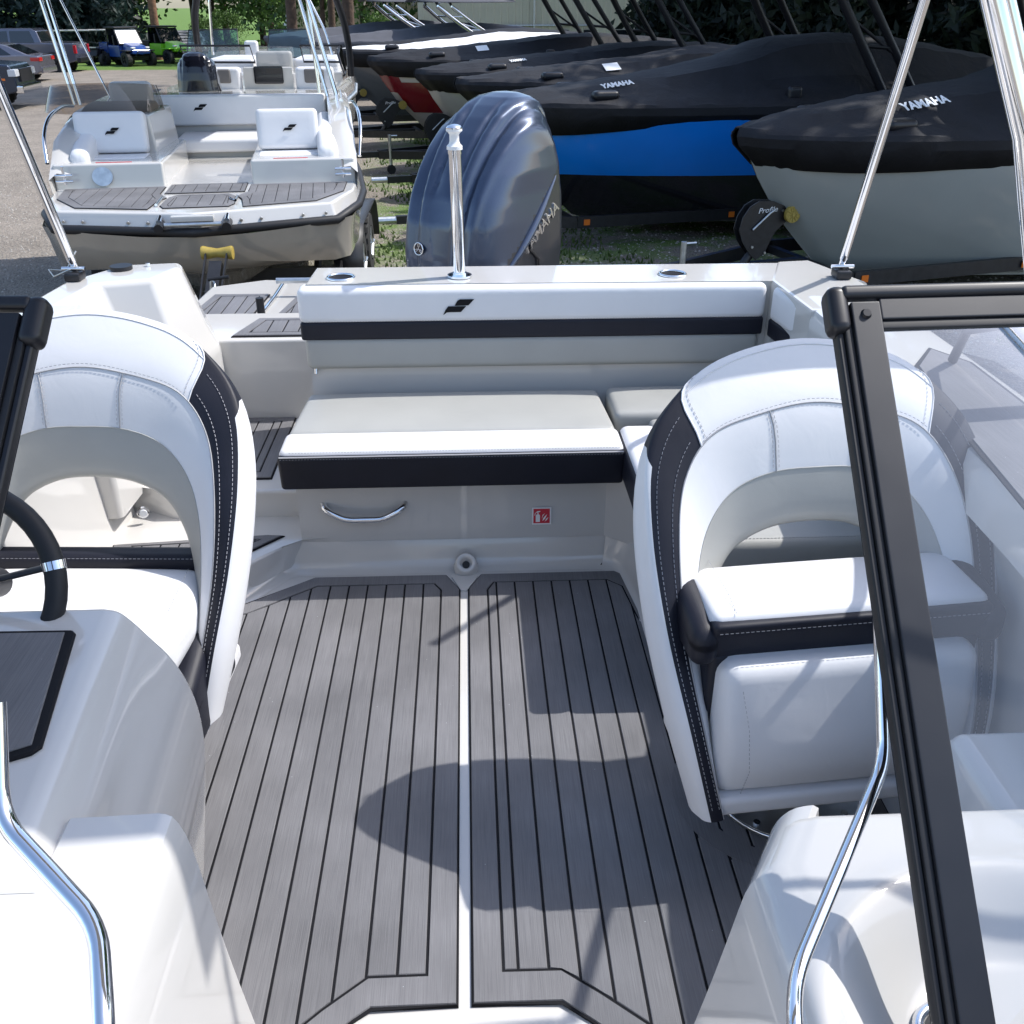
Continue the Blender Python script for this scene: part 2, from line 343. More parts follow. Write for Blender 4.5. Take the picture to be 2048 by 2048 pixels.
def pad(name, b, r, m, parent=None, puff=.0, rot=None, piv=None, seg=5, warp=None):
    """upholstered block with round edges and a slightly crowned, subdivided top"""
    x0, x1, y0, y1, z0, z1 = b; bm = bmesh.new()
    nx, ny, nz = 12, 8, 4
    r = min(r, (x1 - x0) / 2.01, (y1 - y0) / 2.01, (z1 - z0) / 2.01)
    def ticks(a, c, n):
        base = [a, a + r * .12, a + r * .35, a + r * .65, a + r]
        return base + [a + r + (c - a - 2 * r) * k / n for k in range(1, n)] + [c - r, c - r * .65, c - r * .35, c - r * .12, c]
    X, Y, Z = ticks(x0, x1, nx), ticks(y0, y1, ny), ticks(z0, z1, nz)
    c = Vector(((x0 + x1) / 2, (y0 + y1) / 2, (z0 + z1) / 2)); h = Vector(((x1 - x0) / 2, (y1 - y0) / 2, (z1 - z0) / 2))
    cache = {}
    def vert(i, j, k):
        q = (i, j, k)
        if q in cache: return cache[q]
        p = Vector((X[i], Y[j], Z[k]))
        inn = Vector((max(x0 + r, min(x1 - r, p.x)), max(y0 + r, min(y1 - r, p.y)), max(z0 + r, min(z1 - r, p.z))))
        d = p - inn
        if d.length > 1e-7: p = inn + d.normalized() * r
        u = (p - c); a, e, g = u.x / h.x, u.y / h.y, u.z / h.z
        if puff:
            p.z += puff * (1 if g > 0 else 0) * (1 - abs(a) ** 4) * (1 - abs(e) ** 3)
            p.y += (puff * .5) * (1 if e > 0 else -1) * (abs(e) > .9) * (1 - abs(a) ** 4) * (1 - g * g)
        if warp: p = Vector(warp(p, a, e, g))
        v = bm.verts.new(p); cache[q] = v; return v
    I, J, K = len(X) - 1, len(Y) - 1, len(Z) - 1
    for i in range(I):
        for j in range(J):
            bm.faces.new((vert(i, j, K), vert(i + 1, j, K), vert(i + 1, j + 1, K), vert(i, j + 1, K)))
            bm.faces.new((vert(i, j, 0), vert(i, j + 1, 0), vert(i + 1, j + 1, 0), vert(i + 1, j, 0)))
    for i in range(I):
        for k in range(K):
            bm.faces.new((vert(i, 0, k), vert(i + 1, 0, k), vert(i + 1, 0, k + 1), vert(i, 0, k + 1)))
            bm.faces.new((vert(i, J, k), vert(i, J, k + 1), vert(i + 1, J, k + 1), vert(i + 1, J, k)))
    for j in range(J):
        for k in range(K):
            bm.faces.new((vert(0, j, k), vert(0, j, k + 1), vert(0, j + 1, k + 1), vert(0, j + 1, k)))
            bm.faces.new((vert(I, j, k), vert(I, j + 1, k), vert(I, j + 1, k + 1), vert(I, j, k + 1)))
    if rot: bmesh.ops.rotate(bm, verts=bm.verts, cent=Vector(piv) if piv else c, matrix=rot)
    return bm_obj(name, bm, m, parent, auto=75)
def stitches(name, P, m, parent, off=Vector((0, 0, 0)), L=.006, gap=.004, w=.0007):
    """a row of raised thread stitches along polyline P"""
    bm = bmesh.new(); P = [Vector(p) + off for p in P]
    acc = 0; seglen = L + gap; pts = []
    ds = [0]
    for i in range(1, len(P)): ds.append(ds[-1] + (P[i] - P[i - 1]).length)
    def at(s):
        for i in range(1, len(ds)):
            if s <= ds[i]:
                t = (s - ds[i - 1]) / max(1e-9, ds[i] - ds[i - 1]); return P[i - 1].lerp(P[i], t)
        return P[-1]
    s = 0
    while s + L < ds[-1]:
        cyl_bm(bm, at(s), at(s + L), w, n=3, cap=False); s += seglen
    return bm_obj(name, bm, m, parent)
def text_obj(name, body, size, m, parent, M4, ext=.001, bold=0, sx=1, shear=0):
    cu = bpy.data.curves.new("t", 'FONT'); cu.body = body; cu.size = size; cu.extrude = ext; cu.offset = bold; cu.shear = shear
    cu.align_x = 'CENTER'; cu.align_y = 'CENTER'
    ob = bpy.data.objects.new("t", cu); COL.objects.link(ob)
    dg = bpy.context.evaluated_depsgraph_get(); me = bpy.data.meshes.new_from_object(ob.evaluated_get(dg))
    bpy.data.objects.remove(ob); bpy.data.curves.remove(cu)
    for v in me.vertices: v.co.x *= sx
    me.materials.clear(); me.materials.append(m)
    o = link(name, me, parent); o.matrix_local = M4
    return o
def frame_mat(o, xdir, ydir):
    x = Vector(xdir).normalized(); z = x.cross(Vector(ydir)).normalized(); y = z.cross(x)
    return Matrix(((x.x, y.x, z.x, o[0]), (x.y, y.y, z.y, o[1]), (x.z, y.z, z.z, o[2]), (0, 0, 0, 1)))
def emblem(name, m, parent, M4, w):
    """the two slanted leaves of the builder's emblem, w wide"""
    up = [(-.09, .02), (.23, .02), (.44, .24), (.5, .24), (.40, .24), (.0, .24), (-.06, .16)]
    a = [(-.12, .02), (.33, .03), (.52, .24), (.06, .24), (-.02, .2), (-.07, .12)]
    b = [(-.33, 0), (.25, 0), (.08, -.2), (-.26, -.2), (-.38, -.21), (-.5, -.3), (-.42, -.12)]
    bm = bmesh.new()
    for P in (a, b):
        lo = [bm.verts.new((p[0] * w, p[1] * w * .95, 0)) for p in P]; hi = [bm.verts.new((p[0] * w, p[1] * w * .95, .002)) for p in P]
        bm.faces.new(hi)
        for i in range(len(P)): bm.faces.new((lo[i], lo[(i + 1) % len(P)], hi[(i + 1) % len(P)], hi[i]))
    o = bm_obj(name, bm, m, parent); o.matrix_local = M4; return o
def clipx(P, x0, x1):
    def cl(Q, f, s):
        out = []
        for i in range(len(Q)):
            a, b = Q[i], Q[(i + 1) % len(Q)]
            ia, ib = (a[0] - f) * s >= 0, (b[0] - f) * s >= 0
            if ia: out.append(a)
            if ia != ib:
                t = (f - a[0]) / (b[0] - a[0]); out.append((f, a[1] + t * (b[1] - a[1])))
        return out
    Q = cl(P, x0, 1)
    return cl(Q, x1, -1) if Q else Q
def foam_mat_planks(name, outer, inner, z, parent, pitch=.063, start=0., axis='x', seam=.0058, label=None, body_h=.006):
    """foam deck mat: black base, a border ring and single planks between black seams"""
    base = prism(name, outer, z, z + body_h, SEAM, parent, bev=.003, seg=1)
    if label: base["label"] = label
    n = len(outer); h0 = z + body_h - .001; h1 = z + body_h + .003
    e = .006
    # border ring
    cx = sum(p[0] for p in outer) / n; cy = sum(p[1] for p in outer) / n
    def shrink(P, d):
        out = []; m_ = len(P)
        ar = sum(P[i][0] * P[(i + 1) % m_][1] - P[(i + 1) % m_][0] * P[i][1] for i in range(m_)); sg = 1 if ar > 0 else -1
        for i in range(m_):
            a, b, c = Vector(P[i - 1]), Vector(P[i]), Vector(P[(i + 1) % m_])
            e1 = (b - a).normalized(); e2 = (c - b).normalized()
            n1 = Vector((-e1.y, e1.x)) * sg; n2 = Vector((-e2.y, e2.x)) * sg
            k = (n1 + n2); k = k / max(.3, k.length_squared) * 2
            out.append(tuple(b + k * d))
        return out
    o2 = shrink(outer, e); i2 = shrink(inner, -.001); i3 = shrink(inner, seam)
    bm = bmesh.new()
    A = [bm.verts.new((*p, h1)) for p in o2]; B = [bm.verts.new((*p, h1)) for p in i2]
    A0 = [bm.verts.new((*p, h0)) for p in shrink(outer, e - .0015)]; B0 = [bm.verts.new((*p, h0)) for p in shrink(inner, .0004)]
    for i in range(n):
        j = (i + 1) % n
        bm.faces.new((A[i], A[j], B[j], B[i])); bm.faces.new((A0[i], A0[j], A[j], A[i])); bm.faces.new((B[i], B[j], B0[j], B0[i]))
    bm_obj("border", bm, FOAM, base, auto=30)
    sw = (lambda p: (p[1], p[0])) if axis == 'y' else (lambda p: p)
    Q = [sw(p) for p in i3]; xs = [p[0] for p in Q]; k = math.floor((min(xs) - start) / pitch)
    while start + k * pitch < max(xs):
        a = start + k * pitch + seam / 2; b = start + (k + 1) * pitch - seam / 2; k += 1
        P = clipx(Q, a, b)
        if len(P) < 3 or max(p[0] for p in P) - min(p[0] for p in P) < .004: continue
        cl = [P[0]]
        for p in P[1:]:
            if (Vector(p) - Vector(cl[-1])).length > 1e-4: cl.append(p)
        if (Vector(cl[0]) - Vector(cl[-1])).length < 1e-4: cl.pop()
        if len(cl) < 3: continue
        cl = [sw(p) for p in cl]
        prism("plank", cl, h0, h1, FOAM, base, bev=.0015, seg=1)
    return base

# ================================================================== ground
def sheet(name, pts, z, m):
    o = mesh(name, [(x, y, z) for x, y in pts], [tuple(range(len(pts)))], m, smooth=False); o["kind"] = "structure"; return o
sheet("ground", [(-400, -300), (400, -300), (400, 900), (-400, 900)], -1.03, GROUND)

# ================================================================== the boat we stand in
XC = -.04
boat = thing("motorboat", "white open motorboat in the foreground with grey teak foam floor, seen from its bow", "boat")
def mx_(P): return [(2 * XC - p[0],) + tuple(p[1:]) for p in P]
def mxp(x): return 2 * XC - x
# outer hull and side decks, one loft per side
def hb(y):
    t = [(-2.6, .05), (-2.2, .45), (-1.6, .78), (-.8, 1.02), (0, 1.16), (.8, 1.36), (1.4, 1.43), (2.2, 1.46), (3.1, 1.46), (3.5, 1.42), (4.0, 1.36)]
    for i in range(len(t) - 1):
        if y <= t[i + 1][0]: k = (y - t[i][0]) / (t[i + 1][0] - t[i][0]); return t[i][1] + k * (t[i + 1][1] - t[i][1])
    return t[-1][1]
YS = [-2.6, -2.4, -2.2, -1.9, -1.6, -1.2, -.8, -.4, 0, .4, .8, 1.2, 1.6, 2.0, 2.4, 2.8, 3.1]
def side_rows(s):
    rows = []
    for y in YS:
        h = hb(y); t = .88 + max(0, -y) * .03
        w = .32 if y > -1.2 else min(.26, h * .6)
        prof = [(0, -.50), (h * .75, -.28), (h * .93, -.18), (h * .98, .2), (h, .62), (h + .02, .66), (h + .02, .72), (h, .75), (h - .01, t - .03), (h - .03, t), (h - .06, t + .006),
                (h - w + .05, t + .006), (h - w + .015, t - .002), (h - w, t - .03), (h - w - .0, t - .12), (h - w + .06, t - .17), (h - w + .09, .5), (h - w + .07, .2), (h - w + .04, .04), (h - w, .0)]
        rows.append([(XC + s * a, y, z) for a, z in prof])
    return rows
for s in (1, -1):
    grid("side_deck" if s else "x", side_rows(s), [GEL, HGREY, RUB], boat, mi=lambda i, j: 1 if j < 4 else (2 if 4 <= j < 7 else 0), auto=40)
# floor pan
prism("floor_pan", [(XC - 1.24, -1.9), (XC + 1.24, -1.9), (XC + 1.24, 3.8), (XC - 1.24, 3.8)], -.03, -.001, GEL, boat)
# stern hull piece under the platform
grid("transom", [[(XC + x, y, z) for x in (-1.36, -.7, 0, .7, 1.36)] for y, z in ((4.9, .30), (4.92, .22), (4.9, .05), (4.7, -.3), (4.7, -.5))], GEL, boat)
for s in (1, -1):
    grid("quarter_panel", [[(XC + s * (a - .02 * (y - 3.1)), y, z) for y in (3.1, 3.5, 4.0, 4.5, 4.9)] for a, z in ((0.2, -.5), (1.1, -.3), (1.35, -.15), (1.38, .2), (1.40, .42))], [HGREY], boat)

# bench moulding with a coved foot, following the plan line round its corner
def coved_wall(name, plan, top, m, lean=.02, cove=.045):
    """plan: list of (x,y) along the wall foot, room on the right-hand side of travel"""
    prof = [(0, 0)] + [(cove * math.sin(a), cove * (1 - math.cos(a))) for a in (.5, .95, 1.3, 1.57)] + [(cove + lean, top - .02), (cove + lean + .006, top - .006), (cove + lean + .02, top)]
    rows = []; n = len(plan)
    for i, p in enumerate(plan):
        a = Vector(plan[max(0, i - 1)]); c = Vector(plan[min(n - 1, i + 1)]); b = Vector(p)
        n1 = (b - a).normalized() if (b - a).length > 0 else (c - b).normalized(); n2 = (c - b).normalized() if (c - b).length > 0 else n1
        k = Vector((-n1.y - n2.y, n1.x + n2.x)); k = k / max(.5, k.length_squared) * 2
        rows.append([(b.x + k.x * d, b.y + k.y * d, z - .0005) for d, z in prof])
    return grid(name, rows, m, boat, auto=60)
def arc2(c, r, a0, a1, n=6): return [(c[0] + r * math.cos(R(a0 + (a1 - a0) * i / n)), c[1] + r * math.sin(R(a0 + (a1 - a0) * i / n))) for i in range(n + 1)]
coved_wall("bench_front", [(-1.30, 2.60), (-.80, 2.63)] + arc2((-.80, 2.70), .07, -90, -45, 3) + arc2((-.60, 2.755), .065, 135, 95, 3) + [(-.5, 2.822), (0, 2.826), (.42, 2.826)] + arc2((.42, 2.77), .055, 90, 10, 4) + [(.50, 2.55), (.50, 2.20), (.52, 2.14), (.60, 2.11), (1.2, 2.11)], .115, GEL)
prism("boarding_step", [(-1.32, 2.66), (-.83, 2.69), (-.75, 2.72), (-.66, 2.83), (-.60, 2.888), (-.30, 2.892), (-.30, 3.12), (-1.32, 3.12)], .02, .115, GEL, boat, bev=.012, seg=3)
bm = bmesh.new()
prism_bm(bm, [(-.60, 2.885), (.455, 2.885), (.555, 2.80), (.56, 2.2), (1.2, 2.17), (1.2, 3.5), (-.62, 3.5)], .10, .36, .012)
bm_obj("bench_locker", bm, GEL, boat)
prism("boarding_step", [(-1.32, 3.11), (-1.18, 3.11), (-1.08, 3.05), (-.62, 3.05), (-.62, 3.76), (-1.32, 3.76)], .02, .22, GEL, boat, bev=.014, seg=3)
# aft bulkhead of the walkway and the platform shelves
prism("transom_shelf", [(-1.34, 3.72), (-.58, 3.72), (-.58, 4.10), (-1.34, 4.10)], .0, .565, GEL, boat, bev=.016, seg=3)
prism("swim_platform", [(-1.34, 4.0), (-.9, 4.0), (1.26, 4.0), (1.24, 4.2), (.9, 4.4), (-.55, 4.4), (-.62, 4.88), (-1.05, 4.93), (-1.30, 4.80)], .30, .50, GEL, boat, bev=.02, seg=3)
# backrest module with cup holders
prism("transom_module", [(-.585, 3.335), (1.30, 3.335), (1.42, 3.30), (1.34, 3.52), (1.22, 3.60), (-.575, 3.60)], .3, .880, GEL, boat, bev=.014, seg=3)
prism("quarter_deck", [(1.10, 2.95), (1.415, 2.95), (1.39, 3.36), (1.31, 3.62), (1.18, 3.60), (1.08, 3.33)], .4, .8835, GEL, boat, bev=.012, seg=2)
box("splash_well_wall", (-.58, 1.24, 3.59, 3.66, .2, .80), GEL, boat, bev=.02)
# left stern corner moulding
def loftz(name, polys, m, parent, cap=True, auto=50):
    V = []; F = []; n = len(polys[0][0])
    for P, z in polys:
        for i, p in enumerate(P): V.append((p[0], p[1], z[i] if isinstance(z, list) else z))
    for k in range(len(polys) - 1):
        for i in range(n): F.append((k * n + i, k * n + (i + 1) % n, (k + 1) * n + (i + 1) % n, (k + 1) * n + i))
    if cap: F.append(tuple((len(polys) - 1) * n + i for i in range(n)))
    bm = bmesh.new(); vs = [bm.verts.new(v) for v in V]
    for f in F: bm.faces.new([vs[i] for i in f])
    bm.normal_update()
    es = [e for e in bm.edges if len(e.link_faces) == 2 and e.calc_face_angle() > .25]
    bmesh.ops.bevel(bm, geom=es, offset=.022, segments=3, affect='EDGES', profile=.5, clamp_overlap=True)
    return bm_obj(name, bm, m, parent, auto)
lo_ = [(-1.49, 2.9), (-1.44, 3.5), (-1.34, 3.80), (-1.06, 3.86), (-.985, 3.66), (-1.02, 3.36), (-1.18, 3.30), (-1.20, 2.9)]
md_ = [(-1.49, 2.9), (-1.44, 3.5), (-1.35, 3.78), (-1.08, 3.82), (-1.02, 3.63), (-1.07, 3.38), (-1.235, 3.33), (-1.27, 2.9)]
tp_ = [(-1.48, 2.9), (-1.435, 3.42), (-1.31, 3.66), (-1.10, 3.69), (-1.075, 3.60), (-1.13, 3.43), (-1.31, 3.38), (-1.37, 2.9)]
loftz("stern_corner", [(lo_, .2), (lo_, .56), (md_, .66), (tp_, .885)], GEL, boat)
cyl("filler_cap", (-1.285, 3.575, .886), (-1.285, 3.575, .900), .040, BLKP, boat)
cyl("cleat_button", (-1.20, 3.62, .886), (-1.20, 3.62, .898), .008, CHROME, boat)
# drain cup at the foot of the bench
bm = bmesh.new()
prof = [(0, .012), (.018, .012), (.020, .022), (.021, .03), (.030, .034), (.036, .03), (.040, .012), (.043, 0)]
vs = []
for r_, h_ in prof: vs.append([bm.verts.new((XC + .008 + r_ * math.cos(k * math.pi / 12), 2.828 - .4 * h_ + .55 * r_ * math.sin(k * math.pi / 12), .018 + h_ * .8 + .8 * r_ * math.sin(k * math.pi / 12))) for k in range(24)])
for a, b in zip(vs, vs[1:]):
    for k in range(24):
        if a is vs[0] and False: pass
        bm.faces.new((a[k], a[(k + 1) % 24], b[(k + 1) % 24], b[k]))
bm.faces.new(vs[0]); bm_obj("drain_cup", bm, GEL, boat, auto=70)
cyl("drain_hole", (XC + .008, 2.822, .031), (XC + .008, 2.819, .033), .013, RUB, boat)
prism("drain_gutter", [(-.082, 2.79), (-.04 + .048, 2.79), (XC + .01, 2.70), (XC - .01, 2.70)], -.001, .004, GEL, boat)
# handle, sticker, courtesy lights, strap
tube("bench_handle", rounded([(-.515, 2.893, .245), (-.505, 2.862, .235), (-.44, 2.850, .203), (-.31, 2.850, .203), (-.245, 2.862, .235), (-.235, 2.893, .245)], .03), .012, CHROME, boat)
st = box("safety_sticker", (.205, .262, 2.879, 2.8795, .158, .215), STICK, boat)
sp = bmesh.new()
def q2(bm, pts, y=2.8780):
    bm.faces.new([bm.verts.new((.205 + a * .057, y, .158 + b * .057)) for a, b in pts])
for P in ([(.14, .1), (.40, .1), (.40, .56), (.34, .63), (.20, .63), (.14, .56)], [(.24, .64), (.31, .64), (.31, .74), (.24, .74)], [(.12, .72), (.42, .80), (.42, .86), (.22, .84)], [(.10, .55), (.14, .72), (.10, .74), (.06, .55)],
          [(.55, .16), (.70, .30), (.84, .62), (.72, .52), (.60, .36)], [(.68, .12), (.82, .22), (.92, .42), (.80, .34)], [(.50, .28), (.58, .50), (.70, .70), (.56, .58)]): q2(sp, P)
bm_obj("sticker_print", sp, WPRINT, st)
bm = bmesh.new()
for a in ((.200, .267, .153, .158), (.200, .267, .215, .220), (.200, .205, .158, .215), (.262, .267, .158, .215)): bx(bm, a[0], a[1], 2.879, 2.8796, a[2], a[3])
bm_obj("sticker_edge", bm, WPRINT, st)
def courtesy(p, nrm):
    p = Vector(p); nrm = Vector(nrm).normalized()
    o = cyl("courtesy_light", p, p + nrm * .010, .022, CHROME, boat, r1=.019); cyl("light_lens", p + nrm * .008, p + nrm * .0135, .0155, LENS, o, r1=.012)
courtesy((-1.175, 3.02, .10 + .06), (.35, -1, .1)); courtesy((.552, 2.62, .14), (-1, -.15, .0))
tube("lift_strap", [(-.09, 3.36, .475), (-.09, 3.37, .50), (-.09, 3.345, .525), (-.088, 3.37, .535)], .014, VG, boat, n=6, flat=.2)
for x in (-.565, .93): cyl("cushion_stud", (x, 3.325, .585), (x, 3.318, .560), .007, CHROME, boat)
def cupholder(x, y, z, r=.047):
    o = cyl("cup_holder", (x, y, z - .06), (x, y, z + .0015), r * .93, SEAM, boat, n=36)
    tube("cup_rim", [(x + r * math.cos(2 * math.pi * k / 40), y + r * math.sin(2 * math.pi * k / 40), z + .003) for k in range(40)], .0052, CHROME, o, n=8, closed=True)
cupholder(-.462, 3.432, .880); cupholder(.742, 3.428, .880)

# ---- foam mats
LO = [(-.83, 1.30), (-.57, 1.178 - .08), (-.30, 1.05), (-.257, 1.166), (-.224, 1.190), (-.0515, 1.190), (-.0515, 2.706), (-.10, 2.800), (-.554, 2.803), (-.759, 2.648), (-.95, 2.600)]
LI = [(-.77, 1.36), (-.53, 1.02 + .03), (-.345, 1.162), (-.3, 1.210), (-.225, 1.2575), (-.114, 1.2575), (-.114, 2.700), (-.139, 2.744), (-.538, 2.745), (-.749, 2.585), (-.89, 2.545)]
LO = [(-1.02, .85), (-.60, .85), (-.257, 1.166), (-.224, 1.190), (-.0515, 1.190), (-.0515, 2.706), (-.10, 2.800), (-.554, 2.803), (-.759, 2.648), (-1.02, 2.580)]
LI = [(-.96, .91), (-.62, .91), (-.320, 1.190), (-.235, 1.2575), (-.114, 1.2575), (-.114, 2.700), (-.139, 2.744), (-.538, 2.745), (-.742, 2.590), (-.96, 2.530)]
foam_mat_planks("floor_mat", LO, LI, 0, boat, start=-.114)
RO = [(1.00, .82), (1.00, 2.45), (.60, 2.60), (.555, 2.735), (.485, 2.800), (.018, 2.800), (-.0265, 2.706), (-.0265, 1.190), (.153, 1.188), (.206, 1.147), (.60, .82)]
RI = [(.94, .88), (.94, 2.39), (.525, 2.49), (.500, 2.70), (.452, 2.745), (.060, 2.745), (.037, 2.697), (.037, 1.260), (.158, 1.258), (.235, 1.200), (.62, .88)]
foam_mat_planks("floor_mat", RO, RI, 0, boat, start=.070)
foam_mat_planks("step_mat", [(-1.24, 2.86), (-1.20, 2.74), (-.79, 2.76), (-.675, 2.885), (-.66, 2.90), (-.72, 2.905)], [(-1.17, 2.845), (-1.15, 2.79), (-.81, 2.80), (-.74, 2.866), (-.735, 2.872), (-.75, 2.875)], .115, boat)
foam_mat_planks("step_mat", [(-1.30, 3.14), (-1.05, 3.20), (-1.00, 3.14), (-.735, 3.14), (-.735, 3.72), (-1.22, 3.72)], [(-1.22, 3.20), (-1.03, 3.25), (-.97, 3.19), (-.785, 3.19), (-.785, 3.68), (-1.18, 3.68)], .22, boat)
foam_mat_planks("shelf_mat", [(-.965, 3.745), (-.612, 3.745), (-.600, 3.99), (-.90, 3.99)], [(-.905, 3.785), (-.635, 3.785), (-.632, 3.955), (-.865, 3.955)], .565, boat, start=-.64)
foam_mat_planks("platform_mat", [(-1.29, 4.12), (-.99, 4.12), (-.97, 4.62), (-1.24, 4.62)], [(-1.25, 4.16), (-1.03, 4.16), (-1.01, 4.58), (-1.20, 4.58)], .50, boat)
foam_mat_planks("platform_mat", [(-.90, 4.12), (-.56, 4.12), (-.56, 4.55), (-.84, 4.55)], [(-.86, 4.16), (-.60, 4.16), (-.60, 4.50), (-.81, 4.50)], .50, boat)
# stowed boarding ladder between the two platform mats
lad = tube("boarding_ladder", [(-.955, 4.22, .49), (-.95, 4.26, .51), (-.935, 4.55, .515), (-.935, 4.86, .515)], .009, CHROME, boat)
tube("ladder_tread", [(-.93, 4.60, .575), (-.60, 4.60, .575)], .014, STEEL, lad); cyl("ladder_knob", (-.95, 4.28, .50), (-.95, 4.28, .58), .018, BLKP, lad)

# ---- aft bench cushions and backrests
def cushion(name, label, cat="seat cushion", group=None):
    return thing(name, label, cat, group=group)
c = cushion("bench_cushion", "wide aft bench cushion, grey top, white front edge and charcoal face")
def warpc(p, a, e, g):
    t = (p.y - 2.83) / .54
    return (p.x + (.013 * (1 - t) - .03 * t) * (-1 if a > 0 else 1) * abs(a) * 1.0, p.y, p.z + .012 * t)
pad("seat_panel", (-.630, .497, 2.995, 3.375, .345, .463), .022, VG, c, puff=.012, warp=lambda p, a, e, g: (p.x - .02 * a * (p.y - 3.0) / .37, p.y, p.z))
pad("front_edge", (-.638, .503, 2.841, 3.004, .415, .466), .028, VW, c)
pad("front_face", (-.640, .506, 2.826, 2.90, .320, .449), .014, VC, c, warp=lambda p, a, e, g: (p.x, p.y + .010 * (1 - g), p.z))
tube("piping", [(-.632, 2.829, .4485), (.498, 2.829, .4485)], .0028, PIPING, c, n=6)
stitches("stitching", [(-.63, 2.8275, .442), (.497, 2.8275, .442)], THREAD, c)
stitches("stitching", [(-.60, 2.838, .4605), (.49, 2.838, .4605)], PIPING, c)
c.scale = (.975,) * 3; c.location = (0, 0, 1.75 * .025)
def banded(name, label, x0, x1, y0, th, rot=None, piv=None, em=None):
    c = cushion(name, label, "backrest")
    kw = dict(rot=rot, piv=piv)
    pad("upper_panel", (x0, x1, y0, y0 + th, .750, .877), .026, VW, c, **kw)
    pad("stripe", (x0 + .003, x1 - .003, y0 + .001, y0 + th - .01, .692, .758), .010, VC, c, **kw)
    pad("lower_panel", (x0 + .012, x1 - .012, y0 + .004, y0 + th, .580, .700), .024, VG, c, **kw)
    return c
c = banded("bench_back_cushion", "long aft bench backrest, white over charcoal stripe over grey, with black emblem", -.605, 1.062, 3.292, .095)
emblem("printed_emblem", SEAM, c, frame_mat((-.040, 3.2905, .812), (1, 0, 0), (0, 0, 1)), .108)
stitches("stitching", [(-.6, 3.2905, .7615), (1.05, 3.2905, .7615)], PIPING, c); stitches("stitching", [(-.58, 3.2945, .693), (1.04, 3.2945, .693)], PIPING, c)
rz = Matrix.Rotation(R(-83), 3, 'Z')
banded("side_back_cushion", "white and charcoal side backrest running forward from the right end of the bench backrest", 1.068, 2.60, 3.283, .10, rot=rz, piv=(1.068, 3.283, .7))
# side lounge
c = cushion("corner_cushion", "small grey corner seat cushion behind the right end of the aft bench")
pad("seat_panel", (.505, 1.08, 3.10, 3.37, .355, .474), .024, VG, c, puff=.01)
c.scale = (.975,) * 3; c.location = (0, 0, 1.75 * .025)
c = cushion("lounge_cushion", "long side lounge cushion, grey top with white and charcoal inner edge, behind the right seat")
pad("seat_panel", (.62, 1.12, 2.20, 3.085, .345, .462), .024, VG, c, puff=.012)
pad("inner_edge", (.508, .64, 2.24, 3.03, .40, .464), .03, VW, c)
pad("inner_face", (.500, .60, 2.20, 3.02, .33, .450), .022, VC, c)
stitches("stitching", [(.64, 2.215, .463), (1.1, 2.215, .463)], PIPING, c)
c.scale = (.975,) * 3; c.location = (0, 0, 1.75 * .025)

# ---- helm console and walk-through bulkheads
def loft_console(name, prof, ys, m, parent, s=1, top=1):
    """prof(y) -> list of (x, z)"""
    rows = [[(x, y, z) for x, z in prof(y)] for y in ys]
    n = len(rows[0])
    bm = bmesh.new(); vs = [[bm.verts.new(p) for p in r] for r in rows]
    for i in range(len(rows) - 1):
        for j in range(n - 1): bm.faces.new((vs[i][j], vs[i][j + 1], vs[i + 1][j + 1], vs[i + 1][j]))
    bm.faces.new(vs[0]); bm.faces.new(vs[-1][::-1])
    bmesh.ops.recalc_face_normals(bm, faces=bm.faces)
    es = [e for e in bm.edges if len(e.link_faces) == 2 and e.calc_face_angle() > .45 and min(v.co.z for v in e.verts) > .02]
    bmesh.ops.bevel(bm, geom=es, offset=.018, segments=4, affect='EDGES', profile=.5, clamp_overlap=True)
    return bm_obj(name, bm, m, parent, auto=50)
def smooth_prof(P, n=4): return [(p.x, p.y) for p in cat([(a, b, 0) for a, b in P], n)]
PL = [(-.690, .765), (-.664, .758), (-.642, .735), (-.618, .70), (-.588, .655), (-.566, .60), (-.553, .53), (-.553, .44), (-.566, .34), (-.582, .24), (-.602, .12), (-.622, 0)]
def profL(y):
    t = (1.50 - y) / .55
    P = [(x + (.055 * t if i < 4 else .03 * t) , z - .0 * t) for i, (x, z) in enumerate(PL)]
    return [(-1.22, 0), (-1.22, .765)] + smooth_prof(P, 3)
con = loft_console("helm_console", profL, [.60, .80, 1.0, 1.15, 1.3, 1.42, 1.485, 1.50], GEL, boat)
prism("console_mat", [(-1.1, 1.425), (-.718, 1.418), (-.709, 1.408), (-.655, 1.115), (-.665, 1.100), (-.735, 1.068), (-1.1, 1.068)], .7655, .7715, SEAM, boat, bev=.003, seg=1)
prism("console_mat_top", [(-1.1, 1.412), (-.727, 1.407), (-.670, 1.117), (-.738, 1.082), (-1.1, 1.082)], .771, .7745, FOAM, boat, bev=.0015, seg=1)
PB = [(-.455, .742), (-.437, .735), (-.424, .700), (-.416, .64), (-.410, .56), (-.400, .44), (-.385, .30), (-.366, .14), (-.352, 0)]
def profB(y, s=1):
    return [(-.74, 0), (-.74, .60), (-.600, .715)] + [(-.578, .738)] + smooth_prof(PB, 2)
loft_console("walkthrough_pillar", profB, [.30, .5, .7, .9, .985, 1.0], GEL, boat)
loft_console("bow_locker", lambda y: [(-1.15, 0), (-1.15, .775), (-.545 + .06 * (y - .85), .775), (-.505 + .05 * (y - .85), .70), (-.47, 0)], [.25, .5, .7, .84, .852], GEL, boat)
